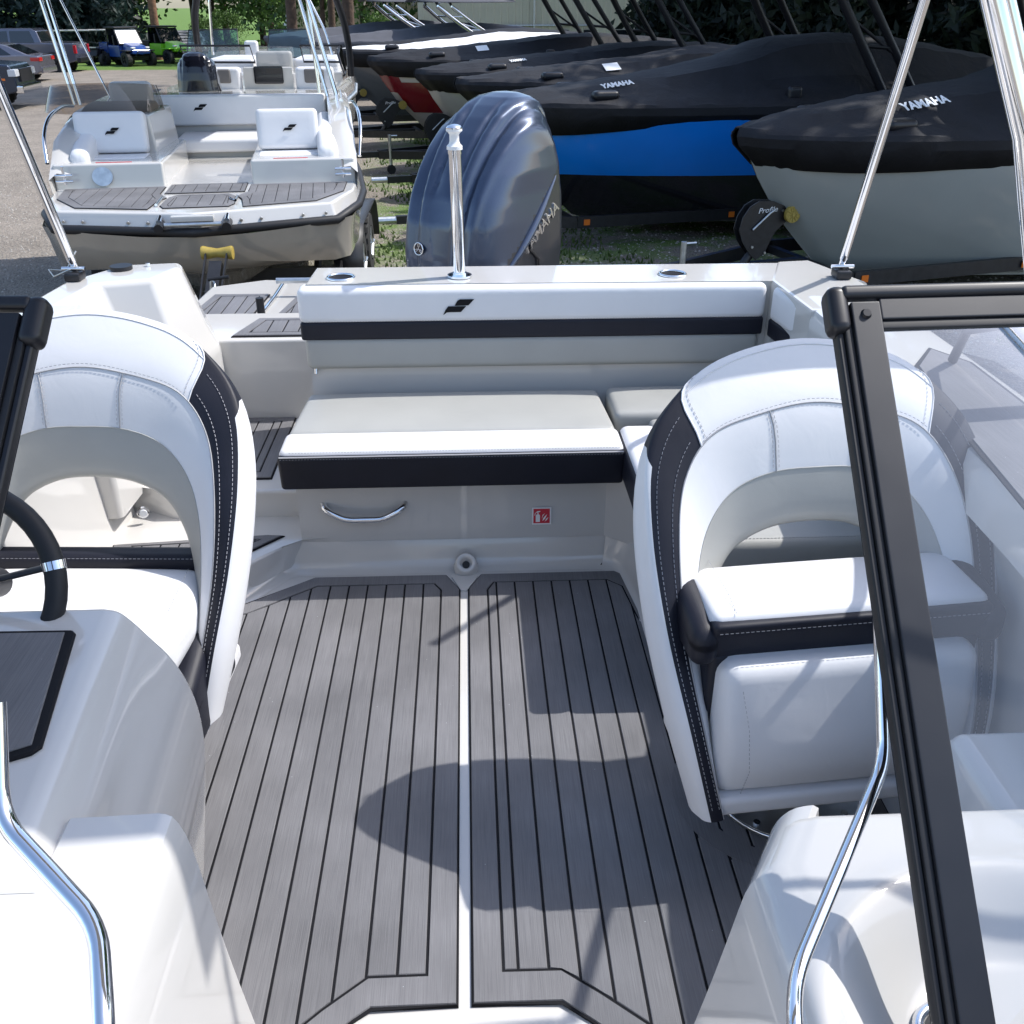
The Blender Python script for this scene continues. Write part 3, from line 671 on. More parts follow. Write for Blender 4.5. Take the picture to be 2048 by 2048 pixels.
def profR(y):
    P = [(.452, .632), (.425, .627), (.405, .610), (.392, .58), (.380, .50), (.365, .40), (.345, .28), (.32, .14), (.29, 0)]
    d = .075 * max(0, (y - .96) / .12)
    return [(1.15, 0), (1.15, .55), (.475 + .075 * max(0, (y - .96) / .12), .55), (.462 + .075 * max(0, (y - .96) / .12), .625)] + [(x + d, z) for x, z in smooth_prof(P, 2)]
rb = loft_console("walkthrough_pillar", profR, [.25, .5, .7, .85, .96, 1.065, 1.08], GEL, boat)
# raised console shoulder on the right, and a moulded bowl with a cup holder
loft_console("side_console", lambda y: [(1.24, 0), (1.24, .60), (.86, .60), (.84, .58), (.80, .40), (.78, 0)], [1.06, 1.18, 1.26, 1.275], GEL, boat)
def bowl_z(x, y):
    d = math.hypot((x - .72) / 1.05, y - .66); t = max(0, min(1, (.29 - d) / .12)); t = t * t * (3 - 2 * t)
    lip = .006 * math.exp(-((d - .295) / .02) ** 2)
    sh = 0
    if x < .462: sh = -.002 - .0045 * ((.462 - x) / .03) ** 2.2 - .010 * max(0, (.425 - x) / .018) ** 2
    return .6365 - .075 * t + lip + sh
xs = [.389, .392, .396, .400, .405, .411, .417, .424, .432, .440, .449, .458] + [.466 + .012 * k for k in range(58)]; ys = [.25 + .0115 * k for k in range(70)] + [1.052, 1.058, 1.063, 1.067, 1.070]
grid("moulded_tray", [[(x + .075 * max(0, (y - .96) / .12) * max(0, min(1, (.62 - x) / .16)), y, bowl_z(x, y) - (.028 * max(0, (y - 1.046) / .025) ** 2)) for x in xs] for y in ys], GEL, rb)
zc = bowl_z(.607, .735)
o = cyl("cup_holder", (.607, .735, zc - .05), (.607, .735, zc + .003), .038, BLKP, boat, n=36)
tube("cup_rim", [(.607 + .043 * math.cos(2 * math.pi * k / 40), .735 + .043 * math.sin(2 * math.pi * k / 40), zc + .006) for k in range(40)], .0075, CHROME, o, n=8, closed=True)

# ---- steering wheel
wh = Matrix.Translation((-.952, 1.50, .81)) @ Matrix.Rotation(R(62), 4, 'X')
P = [wh @ Vector((.185 * math.cos(2 * math.pi * k / 48), .185 * math.sin(2 * math.pi * k / 48), 0)) for k in range(48)]
sw_ = thing("steering_wheel", "black soft-grip steering wheel with chrome-banded spokes behind the left windshield", "steering wheel")
tube("rim", P, .0195, RUB, sw_, n=14, closed=True)
for a in (12, 95, 168, 270):
    p = Vector((.172 * math.cos(R(a)), .172 * math.sin(R(a)), 0))
    tube("spoke", [wh @ p, wh @ (p * .5 + Vector((0, 0, -.02))), wh @ Vector((0, 0, -.03))], .011, BLKP, sw_, flat=.5)
    q = Vector((.185 * math.cos(R(a)), .185 * math.sin(R(a)), 0)); tg = Vector((-math.sin(R(a)), math.cos(R(a)), 0)) * .008
    cyl("band", wh @ (q - tg), wh @ (q + tg), .0212, CHROME, sw_)
cyl("hub", wh @ Vector((0, 0, -.05)), wh @ Vector((0, 0, -.015)), .04, BLKP, sw_)
cyl("column", wh @ Vector((0, 0, -.16)), wh @ Vector((0, 0, -.045)), .03, BLKP, sw_)

# ---- windshield: two raked leaves either side of the walk-through
def windshield(s, m, label):
    fr = bpy.data.objects.new("windshield", None); COL.objects.link(fr); fr.parent = boat
    fr["label"] = label
    X = lambda e: XC + s * (.603 + e)
    n = Vector((0, -.707, .707)); d = Vector((0, -.707, -.707))
    def P(e, t, h): return Vector((X(e) - (.085 * t if s < 0 else 0), 1.405, 1.352)) + d * t + n * h + Vector((0, .05 * e, 0))
    def bar(name, e0, e1, t0, t1, h0, h1, mm, bev=.004, parent=fr, seg=2):
        bm = bmesh.new(); vs = {}
        for i, e in enumerate((e0, e1)):
            for j, t in enumerate((t0, t1)):
                for k, h in enumerate((h0, h1)): vs[i, j, k] = bm.verts.new(P(e, t, h))
        for f in (((0, 0, 0), (0, 1, 0), (0, 1, 1), (0, 0, 1)), ((1, 0, 0), (1, 0, 1), (1, 1, 1), (1, 1, 0)), ((0, 0, 0), (0, 0, 1), (1, 0, 1), (1, 0, 0)), ((0, 1, 0), (1, 1, 0), (1, 1, 1), (0, 1, 1)), ((0, 0, 0), (1, 0, 0), (1, 1, 0), (0, 1, 0)), ((0, 0, 1), (0, 1, 1), (1, 1, 1), (1, 0, 1))):
            bm.faces.new([vs[q] for q in f])
        if bev: bmesh.ops.bevel(bm, geom=bm.edges[:], offset=bev, segments=seg, affect='EDGES', profile=.5)
        return bm_obj(name, bm, mm, parent)
    L = 1.06
    bar("post", .012, .058, .012, L, .0, .016, m, .003)
    bar("post_channel", .000, .012, .02, L, -.014, .010, RUB, .003)
    bar("post_gasket", -.010, .000, .03, L, -.022, .004, RUB if s > 0 else m, .008, seg=3)
    bar("post_return", .010, .055, .02, L, -.028, -.001, m if s < 0 else BLKP, .003)
    bar("top_rail", .0, .60, -.016, .006, -.004, .020, m if s > 0 else BLKP, .008, seg=4)
    bar("top_rail_face", .058, .60, .006, .042, .0, .014, m, .003)
    bar("glass_gasket", .058, .60, .042, .056, -.004, .010, RUB, .003)
    bar("bottom_rail", .0, .60, L, L + .04, -.01, .02, m, .004)
    bar("corner_cap", -.022, .012, -.018, .060, -.024, .018, BLKP, .014, seg=4)
    g = mesh("pane", [P(.050, .040, .004), P(.60, .040, .004), P(.60, L, .004), P(.050, L, .004)], [(0, 1, 2, 3)], GLASS, fr, smooth=False)
    if s > 0:
        c0 = P(.033, .034, .016); o = cyl("screw", c0, c0 + n * .005, .0085, BLKP, fr, r1=.006)
    # side wing leaf
    bm = bmesh.new()
    a = P(.60, 0, 0); b = P(.60, L, 0)
    c_ = Vector((XC + s * 1.34, 2.35, 1.00)); 
    a0 = Vector((XC + s * 1.22, 1.45, 1.345)); 
    V = [a0, c_, Vector((XC + s * 1.345, 2.4, .90)), Vector((XC + s * 1.20, .85, .89))]
    mesh("side_pane", V, [(0, 1, 2, 3)], GLASS, fr)
    tube("side_rail", [a, a0 + Vector((0, -.02, 0)), c_, V[2]], .013, m, fr)
windshield(1, FRAME, "open windshield leaf on the right, dark grey frame with screw at its corner")
windshield(-1, BLKP, "windshield leaf on the left, black frame at the picture edge")
# grab rails beside the walk-through
def grab(P, r, label):
    o = tube("grab_rail", rounded(P, .035), r, CHROME, boat, n=16); o["label"] = label
grab([(.573, 1.13, 1.05), (.568, .981, .810), (.368, .712, .738), (.343, .641, .745), (.34, .55, .68)], .0092, "bent polished grab rail on the right walk-through pillar")
grab([(-.54, .86, 1.06), (-.532, .789, .954), (-.398, .680, .910), (-.362, .579, .894), (-.35, .50, .82), (-.35, .47, .5)], .0105, "bent polished grab rail on the left walk-through pillar")
# coaming pads on the right side deck
prism("coaming_mat", [(1.045, .7), (1.22, .7), (1.335, 1.9), (1.355, 2.40), (1.30, 2.52), (1.205, 2.38), (1.12, 1.9), (1.065, 1.5)], .8865, .893, FOAM, boat, bev=.002, seg=1)
prism("coaming_mat_edge", [(1.035, .68), (1.232, .68), (1.347, 1.9), (1.367, 2.41), (1.303, 2.54), (1.197, 2.39), (1.11, 1.905), (1.055, 1.5)], .886, .890, SEAM, boat, bev=.001, seg=1)

# ---- tow pylon and bimini frame
ty = thing("tow_pylon", "polished steel tow pylon with white spool head on the transom in front of the engine", "tow pylon")
px_, py_ = -.034, 3.43
cyl("post", (px_, py_, .89), (px_ - .005, py_, 1.300), .0215, CHROME, ty, n=32)
cyl("upper_sleeve", (px_ - .005, py_, 1.300), (px_ - .0055, py_, 1.315), .0235, CHROME, ty, n=32)
bm = bmesh.new(); pr_ = [(.0, 1.315), (.027, 1.315), (.027, 1.326), (.019, 1.334), (.0165, 1.342), (.0165, 1.362), (.022, 1.370), (.0275, 1.374), (.0275, 1.381)]
rings = [[bm.verts.new((px_ - .006 + r_ * math.cos(k * math.pi / 14), py_ + r_ * math.sin(k * math.pi / 14), z)) for k in range(28)] for r_, z in pr_[1:]]
for a, b in zip(rings, rings[1:]):
    for k in range(28): bm.faces.new((a[k], a[(k + 1) % 28], b[(k + 1) % 28], b[k]))
bm.faces.new(rings[0][::-1]); bm.faces.new(rings[-1]); bm_obj("spool", bm, mat("white_nylon", (.78, .78, .78), .3), ty)
bm = bmesh.new(); rings = []
for r_, z in ((.0275, 1.381), (.0275, 1.385), (.022, 1.391), (.012, 1.3945), (.0005, 1.396)):
    rings.append([bm.verts.new((px_ - .006 + r_ * math.cos(k * math.pi / 14), py_ + r_ * math.sin(k * math.pi / 14), z)) for k in range(28)])
for a, b in zip(rings, rings[1:]):
    for k in range(28): bm.faces.new((a[k], a[(k + 1) % 28], b[(k + 1) % 28], b[k]))
bm_obj("cap", bm, CHROME, ty)
cyl("base_flange", (px_, py_, .882), (px_, py_, .889), .044, CHROME, ty, n=32)
cyl("collar", (px_, py_, .888), (px_, py_, .897), .0265, CHROME, ty, n=24)
for a in (0, 180): cyl("bolt", (px_ + .034 * math.cos(R(a)), py_, .889), (px_ + .034 * math.cos(R(a)), py_, .893), .006, BLKP, ty, n=10)

bt = thing("bimini_frame", "polished bimini top frame whose poles rise from the stern corners past the picture edges", "bimini frame")
def bim_pole(b, t, r, nm="pole"):
    tube(nm, [b, t], r, CHROME, bt, n=20)
    b = Vector(b); t = Vector(t); d = (t - b).normalized()
    cyl("end_fitting", b - d * .045, b + d * .02, r * .8, CHROME, bt)
    box("foot", (b.x - .028, b.x + .028, b.y - .035, b.y + .035, .884, .915), BLKP, bt, bev=.008)
    cyl("pivot_bolt", (b.x - .04, b.y, b.z - .03), (b.x + .04, b.y, b.z - .03), .007, CHROME, bt)
bim_pole((1.335, 3.34, .955), (1.213, 2.765, 1.80), .0145)
bim_pole((-1.400, 3.43, .955), (-1.284, 2.80, 1.80), .0160)
tube("lanyard", [(-1.40, 3.40, .93), (-1.47, 3.42, .90), (-1.50, 3.46, .915), (-1.45, 3.47, .91), (-1.42, 3.44, .93), (-1.39, 3.46, .98)], .0025, STEEL, bt, n=6)
for x0, x1, r in ((1.06, 1.37, .0235), (1.11, 1.40, .0165)):
    d = .04 if r < .02 else 0
    tube("main_leg", [(x0 - .008, 2.112 + d, 1.775), (x0, 2.11 + d, 1.757), (x0 + .117, 2.085 + d, 1.505), (x1, 2.04 + d, .90)], r, CHROME, bt, n=20)
box("slide_bracket", (1.215, 1.255, 2.07, 2.11, 1.40, 1.45), GEL, bt, bev=.006, rot=Matrix.Rotation(R(25), 3, 'Y'))
for s in (-1, 1):
    tube("canopy_leg", [(XC + s * 1.34, .90, .90), (XC + s * 1.16, 1.42, 2.52)], .009, CHROME, bt)
grid("unseen_canopy", [[(XC + x, y, 2.52 + .10 * math.cos(x * 1.3) + .03 * math.cos((y - 1.6) * 3)) for x in [-1.18 + 2.36 * k / 12 for k in range(13)]] for y in [1.34 + .60 * k / 8 for k in range(9)]], CANOPY, bt, thick=.004)  # unseen strip of canopy, shaped so its shadow falls on the helm console
tube("main_leg", [(-1.06, 2.01, 1.80), (-1.47, 1.94, .90)], .016, CHROME, bt, n=20)

# ================================================================== captain's seats
def captain_seat(loc, rz, label, bolster_up):
    t = thing("captain_seat", label, "boat seat", loc, rz, "captain's seats"); t.scale = (SS, SS, SS)
    g0 = -loc[2] / SS   # height of the cockpit floor in the seat's own frame
    # half curves from wing foot (s0) to crown (s7): x, y, z; front of the seat looks to -y
    C1 = [(.292, .005, .325), (.335, .075, .50), (.362, .15, .68), (.368, .225, .85), (.350, .285, .985), (.286, .33, 1.075), (.178, .362, 1.145), (0, .378, 1.176)]
    C0 = [(.245, .22, .345), (.272, .30, .50), (.285, .345, .68), (.282, .375, .85), (.255, .40, .96), (.205, .42, 1.04), (.13, .44, 1.09), (0, .45, 1.105)]
    CR = [(.300, .06, .325), (.342, .15, .50), (.368, .22, .68), (.370, .29, .85), (.338, .335, .975), (.268, .375, 1.055), (.165, .40, 1.125), (0, .415, 1.157)]
    C2 = [(.272, -.012, .325), (.310, .048, .50), (.342, .120, .68), (.355, .196, .848), (.340, .262, .980), (.280, .312, 1.070), (.176, .345, 1.140), (0, .362, 1.172)]
    C3 = [(.246, -.010, .327), (.280, .048, .49), (.303, .120, .66), (.304, .185, .83), (.280, .240, .943), (.218, .272, 1.022), (.110, .285, 1.058), (0, .290, 1.074)]
    C4 = [(.247, .005, .327), (.266, .065, .48), (.272, .130, .63), (.262, .190, .75), (.232, .230, .84), (.175, .255, .905), (.095, .262, .938), (0, .262, .945)]
    C5 = [(.240, .045, .327), (.248, .110, .46), (.246, .165, .57), (.234, .205, .65), (.208, .235, .72), (.164, .255, .782), (.090, .262, .820), (0, .264, .830)]
    C6 = [(.235, .10, .33), (.242, .17, .46), (.242, .225, .57), (.230, .270, .65), (.205, .305, .72), (.162, .325, .780), (.089, .335, .816), (0, .338, .826)]
    C7 = [(.265, .20, .34), (.285, .27, .48), (.29, .315, .64), (.28, .345, .77), (.25, .37, .87), (.20, .385, .95), (.12, .395, 1.0), (0, .40, 1.02)]
    def full(C):
        C = [(x, y + .11 * max(0, (z - .5) / .65), z - .036 * max(0, (z - .5) / .65)) for x, y, z in C]
        return cat([(-x, y, z) for x, y, z in C] + [(x, y, z) for x, y, z in C[::-1][1:]], 7)
    CC = [full(C) for C in (C0, CR, C1, C2, C3, C4, C5, C6, C7, C0)]
    N = len(CC[0]); sub = 4
    cols = []
    for i in range(N):
        P = [CC[k][i] for k in range(len(CC))]
        q = cat(P, sub)
        cols.append(q)
    def skew(cols):
        out = []
        for i in range(N):
            k = min(i, N - 1 - i); w = max(0, 1 - abs(k - 33) / 13); w = w * w * (3 - 2 * w); c = []
            for j in range(len(cols[0])):
                d = max(0, min(1, (4 * sub - j) / (2 * sub))) * (1 if j >= sub else j / sub) * 6.0 * w
                f = i + d if i < N // 2 else i - d
                a = int(math.floor(f)); t = f - a; a = max(0, min(N - 2, a)); c.append(cols[a][j].lerp(cols[a + 1][j], t))
            out.append(c)
        return out
    cols = skew(cols)
    HS = 7 * 5 - 2   # sample index (from the foot) where the charcoal side block meets the white head panel
    def HB(j): return HS + (3 if j < 4 * sub - 1 else 0) + (3 if j < 3 * sub else 0)
    def HQ(j): return HS
    HB = HQ
    def matid(i, j):
        b = j // sub; k = min(i, N - 2 - i)
        if b in (1, 2) and 25 < k < HB(j): return 1
        if b in (0, 1): return 0
        if b == 2: return 0
        if b == 3: return 1 if k < HB(j) else 0
        if b == 4: return 0
        if b in (5, 6): return 2
        return 0
    o = grid("backrest", cols, [VW, VC, VG], t, mi=matid, auto=75)
    # foot caps
    for s in (0, -1):
        bm = bmesh.new(); P = cols[s][:-1]
        bm.faces.new([bm.verts.new(p) for p in P]); bmesh.ops.triangulate(bm, faces=bm.faces[:]); bm_obj("foot_cap", bm, VW, t)
    eps = Vector((0, -.0012, .0006))
    H = (N - 1) // 2
    def row(k, i0, i1, dx=0):
        out = []
        for i in range(i0, i1):
            p = Vector(cols[i][k * sub]); sgn = -1 if p.x < 0 else 1
            out.append(p + eps + Vector((dx * sgn, 0, 0)))
        return out
    def rowj(j, i0, i1): return [Vector(cols[i][j]) + eps for i in range(i0, i1)]
    stitches("stitching", rowj(3 * sub + 1, 1, HS), THREAD, o); stitches("stitching", rowj(3 * sub + 1, N - HS, N - 1), THREAD, o)
    stitches("stitching", rowj(4 * sub - 1, 1, HS), THREAD, o); stitches("stitching", rowj(4 * sub - 1, N - HS, N - 1), THREAD, o)
    for k, r_ in ((3, .0016), (4, .0018)):
        tube("seam", [p - eps * .8 for p in (row(k, 1, N - 1) if k == 4 else row(k, HS, N - HS))], r_, PIPING if k == 4 else VW, o, n=6)
    tube("seam", [p - eps * .8 for p in row(5, 1, N - 1)], .0014, VG, o, n=6)
    # edges of the head panel and the two stitched columns below it
    for sgn in (0, 1):
        i = HS if not sgn else N - 1 - HS
        ln = [Vector(cols[HB(j) if not sgn else N - 1 - HB(j)][j]) + eps for j in range(2 * sub, 4 * sub + 1)]
        tube("seam", [p - eps * .5 for p in ln], .0018, VW, o, n=6)
        stitches("stitching", [Vector(cols[HB(j) + 1 if not sgn else N - 2 - HB(j)][j]) + eps for j in range(2 * sub + 1, 4 * sub + 1)], PIPING, o)
        i3 = H - 6 if not sgn else H + 6
        ln = [Vector(cols[i3][j]) + eps for j in range(4 * sub, 5 * sub + 1)]
        tube("seam", [p - eps * .6 for p in ln], .0016, PIPING, o, n=6)
        for d in (-.006, .006): stitches("stitching", [p + Vector((d, 0, 0)) for p in ln], THREAD, o)
    stitches("stitching", [p + Vector((0, -.0, .008)) for p in row(4, HS, N - HS)], THREAD, o)
    # seat cushion
    rx = Matrix.Rotation(R(-4), 3, 'X')
    if bolster_up:
        c = pad("bolster", (-.280, .280, .086, .268, .705, .748), .020, VW, t, puff=.006, seg=6)
        pad("bolster_face", (-.280, .280, .068, .20, .640, .736), .012, VC, c, warp=lambda p, a, e, g: (p.x, p.y + .012 * (1 - g) * (e < 0), p.z))
        for s in (-1, 1):
            pad("bolster_cheek", (min(s * .262, s * .318), max(s * .262, s * .318), .069, .270, .640, .7505), .026, VC, c, warp=lambda p, a, e, g: (p.x, p.y, p.z - (.03 * (1 - e) ** 2 * .25 if g > 0 else 0)))
        stitches("stitching", [(-.27, .0665, .722), (.27, .0665, .722)], THREAD, c)
        stitches("stitching", [(-.232, .09, .748), (-.232, .15, .760), (-.232, .30, .760)], THREAD, c)
        def wp(p, a, e, g):
            z = p.z; f = (z - .36) / .29
            d = .018 * math.sin(max(0, min(1, (f - .62) / .38)) * math.pi / 2) if f > .62 else 0
            b_ = -.022 * math.sin(max(0, min(1, f / .62)) * math.pi) * (1 - a ** 4)
            return (p.x, p.y + (d + b_ if e < 0 else 0), z)
        pad("seat_base_pad", (-.262, .262, .022, .34, .352, .655), .036, VW, t, warp=wp)
        stitches("stitching", [(-.205, .020, .362), (-.205, -.004, .44), (-.210, .012, .53), (-.225, .040, .62)], THREAD, t)
        for s in (-1, 1): pad("side_bolster", (min(s * .232, s * .276), max(s * .232, s * .276), .085, .33, .37, .66), .015, VC, t)
    else:
        c = pad("seat_cushion", (-.268, .268, -.085, .255, .50, .622), .045, VW, t, puff=.014, seg=6, rot=rx)
        pad("rear_band", (-.262, .262, .235, .300, .545, .640), .02, VC, t)
        stitches("stitching", [(-.255, .236, .638), (.255, .236, .638)], THREAD, t)
        stitches("stitching", [(.235, -.06, .600), (.240, .02, .630), (.235, .20, .640)], THREAD, t)
        pad("seat_base_pad", (-.245, .245, -.07, .26, .355, .50), .03, VW, t)
        for s in (-1, 1): pad("side_bolster", (min(s * .215, s * .295), max(s * .215, s * .295), -.06, .24, .33, .535), .028, VC, t, warp=lambda p, a, e, g: (p.x, p.y, p.z - (.05 * (-e) if (e < 0 and g > 0) else 0)))
    pad("seat_pan", (-.285, .285, .004, .30, .318, .362), .012, VW, t)
    box("slide_plate", (-.14, .14, .12, .36, .285, .318), BLKP, t, bev=.006)
    cyl("pedestal", (0, .24, g0 + .012), (0, .24, .29), .055, CHROME, t, r1=.048, n=28)
    fy = .235; fz = g0 + .010
    cyl("floor_plate", (0, fy, fz), (0, fy, fz + .006), .170, STEEL, t, n=48)
    tube("plate_rim", [(.168 * math.cos(2 * math.pi * k / 48), fy + .168 * math.sin(2 * math.pi * k / 48), fz + .006) for k in range(48)], .004, CHROME, t, n=8, closed=True)
    for a in (45, 135, 225, 270, 315): cyl("plate_bolt", (.145 * math.cos(R(a)), fy + .145 * math.sin(R(a)), fz + .006), (.145 * math.cos(R(a)), fy + .145 * math.sin(R(a)), fz + .010), .008, CHROME, t, n=10)
    return t
SS = 1.083
def seat_loc(x, y): return (x * SS, y * SS, 1.75 - 1.75 * SS)
captain_seat(seat_loc(.725, 1.375), R(5), "white and charcoal bucket seat on the right with its front bolster flipped up", True)
captain_seat(seat_loc(-.885, 1.655), R(-3), "white and charcoal helm seat on the left behind the steering wheel, bolster down", False)
# foam rings round the pedestals, part of the deck
def ring(cx, cy):
    for r0, r1, z, m, nm in ((.184, .250, .0088, SEAM, "pedestal_ring_edge"), (.190, .244, .0102, FOAM, "pedestal_ring")):
        rows = [[(cx + r * math.cos(2 * math.pi * k / 64), cy + r * math.sin(2 * math.pi * k / 64), z - dz) for k in range(64)] for r, dz in ((r0, .003), (r0, 0), (r1, 0), (r1, .003))]
        grid(nm, rows, m, boat, closed=True, auto=40)
ring(.725, 1.725); ring(-.935, 1.99)

# ================================================================== outboard motor of the foreground boat
def cowl(parent, m, mdark, trim, W=1.0):
    zz = [(.30, .19, .26, .30), (.42, .225, .31, .345), (.60, .242, .345, .365), (.78, .245, .352, .375), (.92, .240, .330, .378), (1.03, .232, .290, .377), (1.12, .232, .240, .374), (1.20, .222, .180, .366), (1.27, .206, .115, .352), (1.33, .182, .045, .332), (1.375, .150, -.025, .306), (1.405, .108, -.088, .270), (1.420, .055, -.142, .228), (1.424, .004, -.185, .19)]
    Z = []
    for i in range(len(zz) - 1):
        for k in range(7):
            t = k / 7; Z.append(tuple(zz[i][q] + t * (zz[i + 1][q] - zz[i][q]) for q in range(4)))
    Z.append(zz[-1]); n = 160; rows = []
    for z, rx, yf, yb in Z:
        row = []; cy = (yb - yf) / 2
        for k in range(n):
            a = 2 * math.pi * k / n; c, s_ = math.cos(a), math.sin(a)
            e = .50 + .34 * max(0, min(1, (z - 1.0) / .30))
            x = rx * math.copysign(abs(c) ** e, c); y = cy + (yb + yf) / 2 * math.copysign(abs(s_) ** e, s_)
            u = x / .245; hood = max(0, min(1, (z - .55) / .25)) * (1 - max(0, min(1, (z - 1.33) / .08)))
            f = (1 if y < .26 else max(0, 1 - (y - .26) / .08)) * hood
            sw = u + 0
            d = 0
            for c0, w0, h0 in ((.28, .05, -.017), (.62, .055, -.020), (.45, .10, .012), (.86, .07, .015)):
                # the ribs fan out towards the rear
                cc = c0 * (.72 + .35 * max(0, min(1, (y + .35) / .7)))
                d += h0 * math.exp(-((abs(sw) - cc) / w0) ** 2)
            nrm = Vector((x / max(rx, .02) * .8, (y - cy) / .36 * .7, .25 + (z - .6) * 1.2)); nrm.normalize()
            p = Vector((x, y, z)) + nrm * d * f
            row.append(p)
        rows.append(row)
    def mi(i, j):
        z = Z[i][0]; p = rows[i][j]
        return 1 if (abs(p.x) > .17 and z < .66 + .50 * max(0, (p.y + .30) / .62) and p.y > -.28) or z < .5 else 0
    o = grid("cowl", rows, [m, mdark], parent, closed=True, mi=mi, auto=75)
    mesh("cowl_crown", rows[-1], [tuple(range(n))], m, o)
    for s in (-1, 1):
        P = []
        for k in range(11):
            t = k / 10; y = -.25 + .52 * t; z = .68 + .44 * t - .03 * math.sin(math.pi * t)
            i = min(range(len(Z)), key=lambda q: abs(Z[q][0] - z)); p = min(rows[i], key=lambda q: abs(q.y - y) + (10 if q.x * s < 0 else 0))
            P.append((p.x - s * .002, y, z))
        tube("cowl_blade", P, [.001 + .019 * math.sin(math.pi * k / 10) for k in range(11)], m, o, n=12)
        tube("air_intake", [(s * .250, -.16, .72), (s * .252, -.05, .62), (s * .252, .06, .66), (s * .252, .055, .74), (s * .252, -.02, .80)], .006, trim, o, n=6)
    return o
eng = thing("outboard_motor", "big blue grey metallic outboard motor turned to one side behind the transom", "outboard motor", (.068, 4.48, -.015), R(-37)); eng.scale = (1.09, 1.0, 1.0)
CD = flake("dark_grey_cowl_panel", (.035, .038, .048), .3)
co = cowl(eng, COWL, CD, BLKP)
M4 = frame_mat((.2440, .085, .87), (-.05, .88, .47), (0, -.47, .88))
text_obj("side_lettering", "YAMAHA", .072, CHROME, co, M4, ext=.005, bold=.0005, sx=1.15)
M4 = frame_mat((-.2440, .085, .87), (-.05, -.88, -.47), (0, -.47, .88))
text_obj("side_lettering", "YAMAHA", .072, CHROME, co, M4, ext=.005, bold=.0005, sx=1.15)
# round badge with three crossed tuning forks on the front face
dd = bpy.data.objects.new("round_badge", None); COL.objects.link(dd); dd.parent = co
cyl("badge_field", (0, 0, 0), (0, 0, .004), .026, BLKG, dd, n=36)
tube("badge_ring", [(.0262 * math.cos(2 * math.pi * k / 36), .0262 * math.sin(2 * math.pi * k / 36), .004) for k in range(36)], .0028, CHROME, dd, n=8, closed=True)
for a in (90, 210, 330):
    q = Matrix.Rotation(R(a), 4, 'Z'); bm = bmesh.new()
    cyl_bm(bm, q @ Vector((-.003, 0, .0045)), q @ Vector((.009, 0, .0045)), .0013, n=6)
    for s in (-1, 1): cyl_bm(bm, q @ Vector((.009, s * .004, .0045)), q @ Vector((.022, s * .004, .0045)), .0013, n=6)
    cyl_bm(bm, q @ Vector((.009, -.004, .0045)), q @ Vector((.009, .004, .0045)), .0013, n=6)
    bm_obj("tuning_fork", bm, CHROME, dd)
dd.matrix_local = frame_mat((-.085, -.352, .812), (.985, -.17, 0), (.0, .10, 1))
box("midsection", (-.13, .13, -.16, .22, -.55, .42), CD, eng, bev=.05, seg=3)
box("clamp_bracket", (-.17, .17, -.42, -.14, -.15, .30), BLKP, eng, bev=.02)
box("cavitation_plate", (-.14, .14, -.25, .40, -.60, -.575), CD, eng, bev=.01)
cyl("gearcase", (0, -.22, -.74), (0, .28, -.74), .06, CD, eng, r1=.045)

# ================================================================== trailers
def wheel(x, y, z, r, w, parent, rim=STEEL, ax=(0, 1, 0)):
    ax = Vector(ax).normalized(); c = Vector((x, y, z)); q = ax.to_track_quat('Z', 'Y')
    o = bpy.data.objects.new("wheel", None); COL.objects.link(o); o.parent = parent
    prof = [(.55, -.46), (.62, -.5), (.93, -.46), (1.0, -.34), (1.0, .34), (.93, .46), (.62, .5), (.55, .46)]
    bm = bmesh.new(); n = 36; rg = [[bm.verts.new(c + q @ Vector((r * a * math.cos(2 * math.pi * k / n), r * a * math.sin(2 * math.pi * k / n), w * b))) for k in range(n)] for a, b in prof]
    for a, b in zip(rg, rg[1:]):
        for k in range(n): bm.faces.new((a[k], a[(k + 1) % n], b[(k + 1) % n], b[k]))
    # tread blocks
    for k in range(0, n, 2):
        for s in (-1, 1):
            a0 = 2 * math.pi * (k + .1) / n; a1 = 2 * math.pi * (k + 1.1) / n
            V = [c + q @ Vector((r * rr * math.cos(a), r * rr * math.sin(a), w * b)) for rr in (.99, 1.03) for a in (a0, a1) for b in (s * .08, s * .44)]
            vs = [bm.verts.new(v) for v in V]
            for f in ((4, 5, 7, 6), (0, 1, 5, 4), (2, 6, 7, 3), (0, 4, 6, 2), (1, 3, 7, 5)): bm.faces.new([vs[i] for i in f])
    bm_obj("tyre", bm, TIRE, o)
    bm = bmesh.new()
    for s in (-1, 1):
        cyl_bm(bm, c + ax * s * w * .30, c + ax * s * w * .38, r * .57, r * .54, n=24); cyl_bm(bm, c + ax * s * w * .38, c + ax * s * w * .48, r * .16, r * .12, n=12)
        for k in range(5):
            a = 2 * math.pi * k / 5; p = c + q @ Vector((r * .52 * math.cos(a), r * .52 * math.sin(a), s * w * .44)); tube_bm(bm, [c + ax * s * w * .44, p], r * .085, n=6, flat=.4)
    bm_obj("rim", bm, rim, o)
    return o
